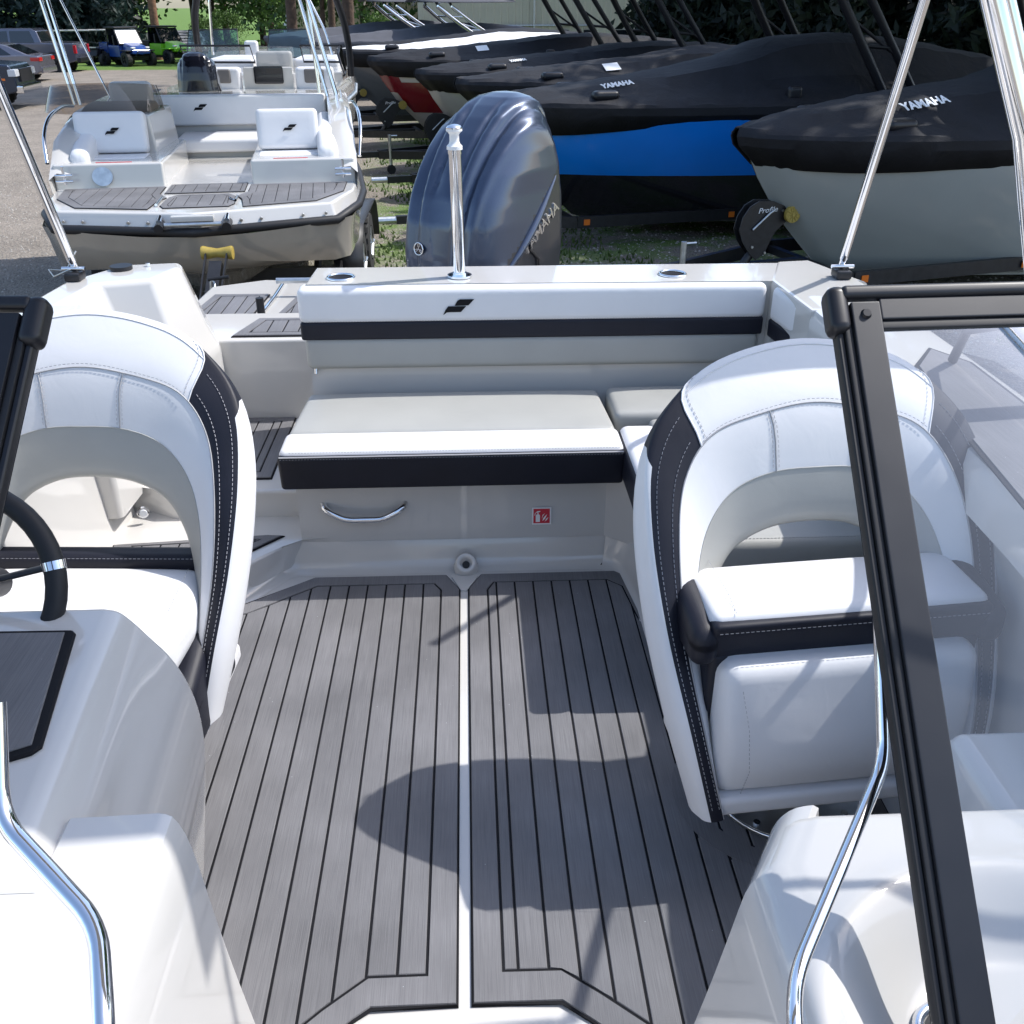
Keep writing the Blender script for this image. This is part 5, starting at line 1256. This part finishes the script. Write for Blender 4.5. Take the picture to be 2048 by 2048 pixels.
# ================================================================== runabout behind, stern towards us
rb3 = thing("bowrider_boat", "white bowrider with black wake tower and open windshield behind the deck boat", "boat", (-2.85, 13.35, .10), R(2))
RP = [(-1.15, 0), (-1.22, .6), (-1.25, 2.5), (-1.15, 4.2), (-.8, 5.6), (0, 6.6), (.8, 5.6), (1.15, 4.2), (1.25, 2.5), (1.22, .6), (1.15, 0)]
hr = []
for k, dy, z in ((1, 0, .50), (1.0, 0, .40), (.98, 0, .10), (.86, 0, -.25), (.4, 0, -.48), (0, 0, -.55)): hr.append([(x * k, y * (1 - .03 * (1 - k)), z) for x, y in RP])
grid("hull", hr, [HBLK, GEL], rb3, mi=lambda i, j: 0 if i != 1 else 1, auto=40)
loftz("deck", [(RP, .45), ([(x * .985, y * .99 + .02) for x, y in RP], .60), ([(x * .95, y * .975 + .05) for x, y in RP], .66)], GEL, rb3)
tube("rub_rail", [(x * 1.01, y, .46) for x, y in RP], .03, STEEL, rb3, n=8)
box("engine_well", (-1.1, -.1, -.35, .25, .35, .58), GEL, rb3, bev=.03)
for x0, x1 in ((-.80, -.10), (.62, 1.12)):
    pad("sun_lounge_back", (x0, x1, .55, .75, .55, .92), .05, VW, rb3); pad("lounge_inset", (x0 + .12, x1 - .12, .525, .58, .73, .90), .025, mat("taupe_vinyl", (.14, .13, .125), .5) if "taupe_vinyl" not in MATS else MATS["taupe_vinyl"], rb3)
prism("walkthrough_gate", [(-.06, .60), (.58, .60), (.58, .70), (-.06, .70)], .50, .92, GELD, rb3, bev=.02)
box("gate_notch", (.08, .46, .585, .60, .72, .93), HBLK, rb3, bev=.02)
for x0, x1, nm in ((-1.15, -.15, "windshield_leaf"), (.55, 1.15, "windshield_leaf")):
    y0, y1, z0, z1 = 2.2, 1.9, .90, 1.13
    p = mesh(nm, [(x0, y0 + .1, z0), (x1, y0, z0), (x1, y1, z1), (x0, y1 + .1, z1)], [(0, 1, 2, 3)], GLASS, rb3)
    tube("leaf_frame", [(x0, y0 + .1, z0), (x1, y0, z0), (x1, y1, z1), (x0, y1 + .1, z1)], .016, BLKP, p, n=8, closed=True)
p = mesh("windshield_leaf", [(1.17, 2.1, .78), (1.24, .9, .80), (1.16, 1.1, 1.05), (1.12, 1.95, 1.12)], [(0, 1, 2, 3)], GLASS, rb3); tube("leaf_frame", [(1.17, 2.1, .78), (1.24, .9, .80), (1.16, 1.1, 1.05), (1.12, 1.95, 1.12)], .016, BLKP, p, n=8, closed=True)
p = mesh("windshield_leaf", [(-.12, 2.2, .90), (.50, 1.75, .86), (.50, 1.55, 1.13), (-.12, 1.9, 1.13)], [(0, 1, 2, 3)], GLASS, rb3)
prism("deck_walkway", [(-.15, 1.2), (.55, 1.5), (1.15, 1.7), (1.15, 2.9), (-.9, 2.9), (-.9, 2.4)], .66, .80, GEL, rb3, bev=.02)
pad("bow_seat_back", (-.25, .30, 2.9, 3.05, .70, 1.02), .05, VG, rb3)
for s in (-1, 1): pad("bow_lounge", (min(s * .30, s * 1.0), max(s * .30, s * 1.0), 3.0, 4.2, .60, .92), .06, VW, rb3)
tw = tube("wake_tower", cat([(-.92, 2.4, .66), (-.97, 2.35, 1.1), (-.90, 2.2, 1.6), (-.66, 2.1, 1.98), (.13, 2.05, 2.08), (.92, 2.1, 1.98), (1.14, 2.2, 1.6), (1.22, 2.35, 1.1), (1.22, 2.4, .70)], 6), .050, BLKP, rb3, n=12)
tube("tower_bow", rounded([(-.98, 3.4, .95), (-.92, 3.4, 1.80), (.55, 3.4, 1.80), (.80, 3.3, 1.3), (.90, 3.2, .95)], .12), .020, CHROME, rb3, n=10)
e3 = thing("outboard_motor", "glossy black outboard motor at the stern of the white bowrider", "outboard motor", (-3.26, 12.95, -.17), R(180 + 8))
e3.scale = (1.02, 1.02, 1.0)
cowl(e3, BLKG, BLKG, BLKG); box("midsection", (-.12, .12, -.14, .2, -.5, .4), BLKP, e3, bev=.05)

rb4 = thing("open_bow_boat", "white boat with two blue tinted windshields beyond the black wake tower", "boat", (-4.0, 19.6, .15), R(0))
loftz("hull", [([(-1.0, 0), (1.0, 0), (1.0, 2.4), (0, 3.6), (-1.0, 2.4)], -.5), ([(-1.25, 0), (1.25, 0), (1.25, 3.0), (0, 5.2), (-1.25, 3.0)], .72)], GEL, rb4)
for x0, x1 in ((-1.18, -.15), (.30, 1.15)):
    p = mesh("windshield_leaf", [(x0, .25, .72), (x1, .05, .72), (x1 - .02, .15, 1.20), (x0 + .08, .35, 1.18)], [(0, 1, 2, 3)], BGLASS, rb4); tube("leaf_frame", [(x0, .25, .72), (x1, .05, .72), (x1 - .02, .15, 1.20), (x0 + .08, .35, 1.18)], .014, BLKP, p, n=6, closed=True)
pad("seat_back", (-.15, .10, .5, .65, .72, 1.0), .05, VW, rb4)

# ================================================================== vehicles across the yard
def body(name, side, w, m, parent, inset=None, bev=.05):
    """side: (x,z) polygon; inset(z) narrows the half width with height"""
    bm = bmesh.new()
    f = inset or (lambda z: 0)
    a = [bm.verts.new((x, -(w - f(z)), z)) for x, z in side]; b = [bm.verts.new((x, w - f(z), z)) for x, z in side]
    bm.faces.new(a); bm.faces.new(b[::-1])
    for i in range(len(side)): bm.faces.new((a[i], a[(i + 1) % len(side)], b[(i + 1) % len(side)], b[i]))
    bmesh.ops.recalc_face_normals(bm, faces=bm.faces)
    es = [e for e in bm.edges if len(e.link_faces) == 2 and e.calc_face_angle() > .6]
    bmesh.ops.bevel(bm, geom=es, offset=bev, segments=3, affect='EDGES', profile=.5, clamp_overlap=True)
    return bm_obj(name, bm, m, parent, auto=30)
def side_panes(name, P, w, f, m, parent):
    for s in (-1, 1):
        mesh(name, [(x, s * (w - f(z) + .006), z) for x, z in P], [tuple(range(len(P)))], m, parent, smooth=False)
G = -1.03
def pickup(label, loc, rz, paint, front=True):
    t = thing("pickup_truck", label, "pickup truck", loc, rz)
    ins = lambda z: .0 if z < 1.15 else (z - 1.15) * .22
    w = .98
    b = body("body", [(-2.9, .50), (-2.88, 1.0), (-2.75, 1.22), (-1.55, 1.30), (2.85, 1.28), (2.9, .55), (2.55, .45), (-2.6, .42)], w, paint, t)
    body("cab", [(-1.6, 1.26), (-.85, 1.80), (-.5, 1.88), (1.0, 1.88), (1.25, 1.78), (1.42, 1.27)], w - .03, paint, t, ins)
    side_panes("side_window", [(-1.25, 1.30), (-.72, 1.75), (-.05, 1.78), (-.05, 1.30)], w - .03, ins, DGLASS, t); side_panes("side_window", [(.05, 1.30), (.05, 1.78), (.95, 1.78), (1.12, 1.30)], w - .03, ins, DGLASS, t)
    mesh("windscreen", [(-1.56, -.82, 1.32), (-1.56, .82, 1.32), (-.90, .74, 1.79), (-.90, -.74, 1.79)], [(0, 1, 2, 3)], DGLASS, t, smooth=False)
    mesh("rear_window", [(1.40, -.78, 1.34), (1.40, .78, 1.34), (1.27, .72, 1.76), (1.27, -.72, 1.76)], [(0, 1, 2, 3)], DGLASS, t, smooth=False)
    box("bed_opening", (1.55, 2.80, -.84, .84, 1.255, 1.31), BLKP, t, bev=.01)
    for s in (-1, 1):
        box("tail_light", (2.80, 2.925, min(s * .84, s * 1.0), max(s * .84, s * 1.0), .85, 1.20), REDL, t, bev=.02)
        box("headlight", (-2.93, -2.70, min(s * .62, s * .995), max(s * .62, s * .995), .90, 1.10), LENS, t, bev=.03)
        for x in (-1.85, 1.85):
            wheel(x, s * .90, .40, .40, .26, t, rim=BLKP if paint is CARGREY else STEEL)
            tube("wheel_arch", [(x + .47 * math.cos(R(a)), s * .985, .42 + .47 * math.sin(R(a))) for a in range(0, 181, 15)], .035, BLKP, t, n=6)
        box("marker", (-2.60, -2.40, s * .975, s * .99, .80, .86), ORG, t)
    box("rear_bumper", (2.85, 3.05, -.95, .95, .48, .68), BLKP if paint is CARGREY else CHROME, t, bev=.03); box("front_bumper", (-3.05, -2.82, -.97, .97, .45, .66), CHROME if paint is not CARGREY else BLKP, t, bev=.04)
    box("grille", (-2.945, -2.86, -.58, .58, .74, 1.10), BLKP, t, bev=.02)
    tube("door_gap", [(0, -w - .002, .55), (0, -w - .002, 1.28)], .006, RUB, t, n=4); tube("door_handle", [(.1, -w - .02, 1.12), (.3, -w - .02, 1.12)], .018, paint, t, n=6)
    return t
pickup("dark grey crew cab pickup truck with red tail light, parked tail towards the golf carts", (-20.85, 50.3, G - .07), R(2), CARGREY)
pickup("black pickup truck at the left picture edge, front with headlight and chrome bumper", (-16.2, 31.9, G), R(180 + 6), CARDARK)
t = thing("sedan_car", "violet grey sedan car parked between the two pickup trucks, tail light showing", "car", (-19.55, 43.8, G), R(3))
ins = lambda z: 0 if z < .95 else (z - .95) * .42
body("body", [(-2.35, .35), (-2.38, .70), (-1.2, .92), (1.9, 1.0), (2.38, .95), (2.42, .40), (2.2, .28), (-2.1, .25)], .92, CARSILV, t)
body("cabin", [(-1.35, .88), (-.45, 1.38), (.75, 1.42), (1.2, 1.32), (2.0, .98)], .90, CARSILV, t, ins)
side_panes("side_window", [(-1.05, .96), (-.38, 1.33), (.35, 1.36), (.35, .98)], .90, ins, DGLASS, t); side_panes("side_window", [(.42, .98), (.42, 1.36), (.80, 1.35), (1.35, .99)], .90, ins, DGLASS, t)
mesh("rear_window", [(1.92, -.74, 1.02), (1.92, .74, 1.02), (1.22, .66, 1.345), (1.22, -.66, 1.345)], [(0, 1, 2, 3)], DGLASS, t, smooth=False)
for s in (-1, 1):
    box("tail_light", (2.05, 2.42, min(s * .55, s * .93), max(s * .55, s * .93), .76, .90), REDL, t, bev=.02)
    for x in (-1.45, 1.45): wheel(x, s * .84, .33, .33, .22, t)
box("rear_bumper", (2.34, 2.46, -.88, .88, .32, .55), CARSILV, t, bev=.04)

def utv(label, loc, rz, paint, cover_white):
    t = thing("utility_vehicle", label, "utility vehicle", loc, rz, "utility vehicles on the grass")
    for x in (-1.0, 1.05):
        for s in (-1, 1): wheel(x, s * .68, .36, .36, .28, t, rim=BLKP)
    box("chassis", (-1.2, 1.3, -.5, .5, .32, .55), BLKP, t, bev=.04)
    body("hood", [(-1.42, .62), (-1.40, .80), (-1.15, .98), (-.45, 1.12), (-.40, .62)], .52, paint, t, lambda z: .12 * (z > .9), bev=.05)
    box("door", (-.42, .62, -.66, .66, .45, 1.0), paint, t, bev=.05); body("cargo_bed", [(.70, .60), (.66, 1.12), (1.50, 1.12), (1.45, .62)], .66, paint if cover_white else BLKP, t)
    for s in (-1, 1):
        tube("cage_pillar", [(-.50, s * .66, 1.05), (-.10, s * .60, 1.78)], .03, BLKP, t, n=8); tube("cage_pillar", [(.62, s * .66, 1.0), (.60, s * .60, 1.78)], .03, BLKP, t, n=8)
        box("headlight", (-1.36, -1.22, min(s * .30, s * .50), max(s * .30, s * .50), .86, .94), WPRINT, t, bev=.02); box("fender_flare", (-1.32, -.62, min(s * .5, s * .80), max(s * .5, s * .80), .74, .80), BLKP if cover_white else paint, t, bev=.03)
        tube("shock", [(-1.0, s * .55, .45), (-.9, s * .35, .85)], .035, ORG if False else BLKP, t, n=8)
    box("roof", (-.22, .78, -.66, .66, 1.76, 1.84), BLKP, t, bev=.035)
    mesh("windscreen", [(-.52, -.62, 1.08), (-.52, .62, 1.08), (-.13, .57, 1.74), (-.13, -.57, 1.74)], [(0, 1, 2, 3)], mat("frosted_screen", (.5, .51, .52), .4) if cover_white and "frosted_screen" not in MATS else (MATS["frosted_screen"] if cover_white else DGLASS), t, smooth=False)
    box("rear_panel", (.60, .64, -.58, .58, 1.05, 1.74), DGLASS, t); box("seat_back", (.25, .40, -.5, .5, .9, 1.45), BLKP, t, bev=.04)
    tube("front_guard", [(-1.45, -.42, .50), (-1.60, -.36, .72), (-1.60, .36, .72), (-1.45, .42, .50)], .028, BLKP, t, n=8)
    return t
utv("blue utility vehicle with white windscreen cover and black roof on the grass", (-17.35, 55.0, G - .05), R(138), UBLUE, True)
utv("lime green utility vehicle with black cage beside the blue one", (-16.0, 57.6, G - .05), R(140), UGREEN, False)
def cart(label, x, y, rz):
    t = thing("golf_cart", label, "golf cart", (x, y, G - .05), rz, "golf carts behind the pickup truck")
    for a in (-.8, .8):
        for s in (-1, 1): wheel(a, s * .5, .25, .25, .18, t)
    body("body", [(-1.15, .30), (-1.1, .62), (-.7, .85), (-.45, .45), (.2, .45), (.2, .75), (1.1, .80), (1.15, .30)], .55, BLKP, t)
    pad("seat", (.0, .55, -.5, .5, .70, .85), .05, VW, t); pad("seat_back", (.5, .6, -.5, .5, .85, 1.2), .04, VW, t)
    for a in (-.6, .85):
        for s in (-1, 1): tube("roof_post", [(a, s * .5, .6), (a * .9, s * .5, 1.60)], .02, BLKP, t, n=6)
    box("roof", (-.85, 1.0, -.6, .6, 1.58, 1.66), GEL, t, bev=.03); mesh("windscreen", [(-.58, -.48, .9), (-.58, .48, .9), (-.53, .48, 1.56), (-.53, -.48, 1.56)], [(0, 1, 2, 3)], GLASS, t)
cart("golf cart with pale roof, just beyond the grey pickup truck's bed", -21.0, 57.5, R(20)); cart("golf cart with pale roof between the grey pickup and the blue utility vehicle", -19.9, 58.5, R(25))
t = thing("all_terrain_vehicle", "small black all-terrain vehicle beside the grey pickup's tail", "quad bike", (-18.75, 55.6, G - .05), R(70))
for a in (-.6, .6):
    for s in (-1, 1): wheel(a, s * .42, .30, .30, .22, t, rim=BLKP)
body("body", [(-.95, .5), (-.8, .85), (-.2, .80), (.1, .95), (.9, .85), (.95, .5)], .30, BLKP, t); tube("handlebar", [(-.45, -.4, 1.15), (-.35, 0, 1.05), (-.45, .4, 1.15)], .02, BLKP, t, n=8); pad("seat", (-.1, .6, -.16, .16, .88, 1.0), .04, BLKP, t)
box("front_rack", (-.95, -.5, -.35, .35, .88, .91), STEEL, t)

# ================================================================== buildings
bd = thing("metal_building", "long beige corrugated metal building behind the row of covered boats", "building")
WALLM = mat("beige_metal_siding", (.56, .52, .42), .5, var=.06, vscale=.7)
WALLO = mat("cream_metal_siding", (.62, .50, .33), .5, var=.05, vscale=.7)
def siding(name, x0, x1, y, z0, z1, m, parent, pitch=.30):
    P = []; x = x0
    while x < x1: P += [(x, y), (x + .20, y), (x + .225, y - .035), (x + .275, y - .035)]; x += pitch
    P.append((x, y))
    return mesh(name, [(a, b, z) for z in (z0, z1) for a, b in P], [(i, i + 1, len(P) + i + 1, len(P) + i) for i in range(len(P) - 1)], m, parent, smooth=False)
w = siding("wall_panel", -1.95, 8.0, 46.0, -1.1, 5.2, WALLM, bd); siding("wall_panel", 8.1, 18.0, 46.02, -1.1, 5.2, WALLM, bd)
for x in (3.05, 8.04): tube("downpipe", [(x, 45.90, -1.1), (x, 45.90, 5.2)], .05, STEEL, bd, n=8)
for i, x in enumerate((2.2, 4.0, 5.2, 6.6)):
    f = box("window", (x, x + .55, 45.90, 45.97, .35, .78), BLKP, bd, bev=.01); box("pane", (x + .05, x + .50, 45.885, 45.90, .40, .73), DGLASS, f)
tube("conduit", [(1.6, 45.88, .95), (5.6, 45.88, .95)], .035, STEEL, bd, n=8)
mesh("roof", [(-2.4, 45.4, 5.2), (18.4, 45.4, 5.2), (18.4, 53, 7.4), (-2.4, 53, 7.4)], [(0, 1, 2, 3)], STEEL, bd, smooth=False)
mesh("end_wall", [(-1.95, 46, -1.1), (-1.95, 60, -1.1), (-1.95, 60, 5.2), (-1.95, 46, 5.2)], [(0, 1, 2, 3)], WALLM, bd, smooth=False)
ab = thing("arched_storage_building", "cream and tan arched building left of the beige metal building", "building")
rows = []
for y in (58, 70):
    rows.append([(-4.8 + 5.0 * -math.cos(math.pi * k / 20), y, -1.1 + 6.0 * math.sin(math.pi * k / 20)) for k in range(21)])
grid("arched_roof", rows, mat("tan_arch", (.30, .22, .12), .5, var=.1), ab)
mesh("end_wall", rows[0] , [tuple(range(21))], WALLO, ab, smooth=False)
tube("arch_trim", [Vector(p) + Vector((0, -.05, 0)) for p in rows[0]], .16, WPRINT, ab, n=6)
hs = thing("house", "far small house with a grey shingled roof behind the lime green utility vehicle", "house")
box("wall", (-18.9, -15.9, 65.0, 71.0, -1.2, -.55), WALLM, hs)
mat("grey_shingles", (.17, .175, .185), .8, var=.2, vscale=4, bump=(30, .5, .03))
for k in range(9):                       # overlapping shingle courses up the hipped front
    t0, t1 = k / 9, (k + 1.12) / 9
    def rp(t, s): return (-17.4 + s * (1.75 - .95 * t), 64.2 + 3.0 * t, -.98 + 1.30 * t)
    A, B, C2_, E2 = rp(t0, -1), rp(t0, 1), rp(t1, 1), rp(t1, -1)
    lift = .05
    mesh("shingle_course", [(A[0], A[1] - .02, A[2] + lift), (B[0], B[1] - .02, B[2] + lift), C2_, E2, (A[0], A[1], A[2]), (B[0], B[1], B[2])], [(0, 1, 2, 3), (4, 5, 1, 0)], MATS["grey_shingles"], hs, smooth=False)
mesh("roof_side", [rp(0, 1), (-15.65, 71.5, -.98), (-16.6, 71.5, .32), rp(1, 1)], [(0, 1, 2, 3)], MATS["grey_shingles"], hs, smooth=False)

# ================================================================== trees
def quad_leaf(V, F, p, s, rnd, stretch=1.0, n=None):
    a = Vector((rnd.gauss(0, 1), rnd.gauss(0, 1), rnd.gauss(0, 1))).normalized(); b = a.orthogonal().normalized(); b.rotate(Matrix.Rotation(rnd.random() * 6.28, 3, a)); c = a.cross(b)
    i = len(V); V += [p - b * s * stretch, p - c * s * .55, p + b * s * stretch, p + c * s * .55]; F.append((i, i + 1, i + 2, i + 3))
def crown_mesh(name, rnd, h, r, m, clumps=34, per=130, s=.16):
    V = []; F = []
    for k in range(clumps):
        t = rnd.random(); a = rnd.random() * 6.283; zz = -.45 + 1.4 * t
        rad = r * math.sqrt(max(.05, 1 - (zz / 1.02) ** 2)) * (.45 + .55 * rnd.random()); c = Vector((rad * math.cos(a), rad * math.sin(a), zz * h / 2)); cr = r * rnd.uniform(.22, .42)
        for q in range(per):
            d = Vector((rnd.gauss(0, 1), rnd.gauss(0, 1), rnd.gauss(0, .75))).normalized() * cr * (rnd.random() ** .4)
            quad_leaf(V, F, c + d, s * rnd.uniform(.6, 1.3), rnd)
    me = bpy.data.meshes.new(name); me.from_pydata(V, [], F); me.materials.append(m); return me
def conifer_mesh(name, rnd, h, r, m, whorls=26):
    V = []; F = []
    for k in range(whorls):
        t = k / whorls; z = h * (.03 + .95 * t); rr = r * (1 - t) ** .8 * rnd.uniform(.85, 1.1) + .15
        nb = max(5, int(13 * (1 - t) + 4)); o = rnd.random() * 6.28
        for b in range(nb):
            a = o + 6.283 * b / nb + rnd.uniform(-.15, .15); L = rr * rnd.uniform(.75, 1.1); N = max(4, int(L * 9))
            for q in range(N):
                f = (q + rnd.random()) / N; p = Vector((L * f * math.cos(a), L * f * math.sin(a), z - .28 * L * f * f + .05 * rnd.gauss(0, 1)))
                for e in range(3):
                    quad_leaf(V, F, p + Vector((rnd.gauss(0, .09), rnd.gauss(0, .09), -abs(rnd.gauss(0, .10)))) * (1 + L * .25), .13 * rnd.uniform(.7, 1.4), rnd, 1.5)
    me = bpy.data.meshes.new(name); me.from_pydata(V, [], F); me.materials.append(m); return me
rn = random.Random(11)
CR = [crown_mesh("crown_a", rn, 9, 3.6, LEAF), crown_mesh("crown_b", rn, 8, 3.2, LEAFL), crown_mesh("crown_c", rn, 9, 3.8, LEAF, clumps=40)]
CN = [conifer_mesh("needles_a", rn, 11, 3.0, NEEDLE), conifer_mesh("needles_b", rn, 12, 3.4, NEEDLED), conifer_mesh("needles_c", rn, 10, 2.6, NEEDLED, 24)]
def trunk(P, r0, r1, m, t):
    n = len(P); tube("trunk", P, [r0 + (r1 - r0) * i / (n - 1) for i in range(n)], m, t, n=8)
def broad(label, x, y, sc, k, trunk_h=3.0, bark=BARK, low=False):
    t = thing("broadleaf_tree", label, "tree", (x, y, G - .1), rn.random() * 6, "trees around the yard"); t.scale = (sc,) * 3
    z0 = (4.2 if not low else 2.9)
    o = link("crown", CR[k], t); o.location = (0, 0, z0 + trunk_h * .4)
    trunk([(0, 0, 0), (.06, .03, 2), (-.05, .05, 4), (.1, 0, 6.5)], .22, .07, bark, t)
    for a in (0, 2.1, 4.2): tube("limb", [(0, 0, 2.6 + a * .3), (math.cos(a) * 1.2, math.sin(a) * 1.2, 4.2 + a * .3)], [.09, .03], bark, t, n=6)
    return t
def conif(label, x, y, sc, k, lift=0):
    t = thing("spruce_tree", label, "tree", (x, y, G - .1), rn.random() * 6, "trees around the yard"); t.scale = (sc,) * 3
    o = link("needles", CN[k], t); o.location = (0, 0, lift); trunk([(0, 0, 0), (0, 0, 5), (0, 0, 10)], .24, .03, BARK, t); return t
D = [("b", -37, 63, 1.0, 0), ("b", -33.5, 68, 1.1, 2), ("c", -30.2, 62, 1.0, 0), ("c", -27.0, 60.5, 1.15, 0), ("bl", -24.2, 64, .95, 1), ("c", -21.8, 61.5, 1.2, 0), ("c", -24.0, 70.5, 1.25, 1), ("bl", -17.6, 76, 1.2, 1), ("b", -12.9, 72, 1.1, 2), ("bl", -12.6, 84, 1.2, 1), ("b", -11.2, 70, 1.0, 0), ("b", -9.2, 58.0, 1.0, 2), ("b", -7.2, 62, 1.15, 0), ("c", -8.8, 75, 1.2, 2), ("b", -4.9, 52.0, .95, 2), ("b", -3.0, 66, 1.2, 0), ("b", -26, 78, 1.4, 0), ("b", -19, 86, 1.4, 2), ("b", -6.2, 47.5, .8, 0)]
KIND = {"b": "green broadleaf tree beyond the yard", "bl": "light green broadleaf tree beyond the yard", "c": "blue green spruce tree beyond the yard"}
where = ["at the far left edge", "behind the parked cars", "behind the grey pickup's cab", "left of the light green tree", "between the dark spruces", "behind the golf carts", "right of the golf carts", "far behind the blue utility vehicle", "above the blue utility vehicle", "above the far house", "right of the far house", "behind the deck boat's outboard", "seen through the black wake tower", "dark behind the wake tower", "left of the arched building", "behind the arched building", "far behind the spruces", "tall in the far back left", "low in front of the wake tower's right leg"]
for (kd, x, y, sc, k), wh_ in zip(D, where):
    if kd[0] == "b": broad(KIND[kd] + " " + wh_, x, y, sc, k, low=(kd == "b"))
    else: conif(KIND[kd] + " " + wh_, x, y, sc, k)
for x, y, sc, wh_ in ((11.4, 11.5, 1.3, "beside the nearest silver hull, crown over its stern"), (11.8, 16.0, 1.25, "over the stern of the bright blue boat"), (12.6, 21.0, 1.3, "over the sterns of the black covered boats")):
    broad("large broadleaf tree " + wh_, x, y, sc, 2)
for x, y, sc, wh_ in ((-15.0, 80, 1.25, "in the gap above the far house's roof"), (-20.5, 82, 1.3, "left behind the far house"), (-11.0, 79, 1.2, "deep behind the black outboard")):
    broad("green broadleaf tree " + wh_, x, y, sc, 0, low=True)
def pine(label, x, y, h, r, m):
    t = thing("pine_tree", label, "tree", (x, y, G - .1), 0, "trees around the yard"); trunk([(0, 0, 0), (.1, 0, h * .4), (-.12, 0, h * .7), (.05, 0, h)], r, r * .5, m, t)
    tube("limb", [(.0, 0, 3.6), (.7, 0, 4.7), (1.2, 0, 5.0)], [.09, .06, .03], m, t, n=6); o = link("crown", CR[0], t); o.location = (0, 0, h + 1.5); return t
pine("tall pine with bare reddish trunk above the blue utility vehicle", -17.35, 60.5, 9, .26, BARKR); pine("dark bare tree trunk seen through the middle of the wake tower", -6.3, 39.0, 8, .22, BARK); pine("bare tree trunk right of the wake tower's middle", -4.15, 38.0, 8, .24, BARK); pine("thin trunk beside the covered grey boats", -5.1, 41, 8, .15, BARK)
for i, (x, y, sc, k, wh_) in enumerate([(7.4, 33, 1.0, 1, "right of the beige building"), (10.0, 31, 1.1, 2, "behind the bright blue boat's tower"), (12.8, 33.5, 1.2, 1, "above the bright blue boat's cover"), (15.4, 29, 1.1, 2, "behind the right hand steel pole"), (18.5, 31, 1.3, 1, "above the nearest covered boat"), (21.5, 28, 1.2, 2, "at the right picture edge"), (9.0, 38, 1.3, 2, "deep behind the tower of the black boats"), (13.8, 38, 1.4, 1, "far back on the right"), (18, 37, 1.4, 2, "far back at the right edge")]):
    conif("very dark spruce " + wh_, x, y, sc, k)
for i, (x, y, s_, wh_) in enumerate([(-3.2, 43.5, .30, "in front of the arched building"), (.3, 44.5, .16, "at the foot of the beige building"), (-15.3, 63.5, .26, "in front of the far house"), (-14.4, 65, .30, "right of the far house's roof")]):
    t = thing("shrub", "small green shrub " + wh_, "shrub", (x, y, G), 0, "shrubs at the buildings"); t.scale = (s_,) * 3; o = link("foliage", CR[2], t); o.location = (0, 0, 3.6); trunk([(0, 0, 0), (0, 0, 3)], .2, .1, BARK, t)

# grass tufts and stones among the trailers
def tufts():
    V = []; F = []; rnd = random.Random(5); n = 0
    while n < 15000:
        x = rnd.uniform(-2.0, 6.5); y = rnd.uniform(8, 30) if rnd.random() < .8 else rnd.uniform(5.5, 9)
        g = noise.noise(Vector((x * .55, y * .55, 1.3)))
        if g < .02 or (x < -1.2 and rnd.random() < .7): continue
        h = rnd.uniform(.02, .08) * (1 + g); a = rnd.random() * 6.28; w = .010 + .0006 * y; dx, dy = math.cos(a) * w, math.sin(a) * w
        lx, ly = rnd.gauss(0, .03), rnd.gauss(0, .03); i = len(V)
        V += [(x - dx, y - dy, G), (x + dx, y + dy, G), (x + lx, y + ly, G + h)]; F.append((i, i + 1, i + 2)); n += 1
    o = mesh("grass", V, F, GRASS, smooth=False); o["kind"] = "stuff"
def stones():
    V = []; F = []; rnd = random.Random(6)
    for k in range(16000):
        x = rnd.uniform(-8, 7); y = 5.0 + 17 * rnd.random() ** 1.4; s = rnd.uniform(.006, .022); a = rnd.random() * 6.28; i = len(V)
        for q in range(4):
            b = a + q * 1.571; rr = s * rnd.uniform(.7, 1.2); V.append((x + rr * math.cos(b), y + rr * math.sin(b), G))
        V.append((x, y, G + s * .8)); F += [(i, i + 1, i + 4), (i + 1, i + 2, i + 4), (i + 2, i + 3, i + 4), (i + 3, i, i + 4)]
    o = mesh("gravel", V, F, mat("loose_stone", (.34, .32, .29), .9, var=.45, vscale=30), smooth=False); o["kind"] = "stuff"
tufts(); stones()
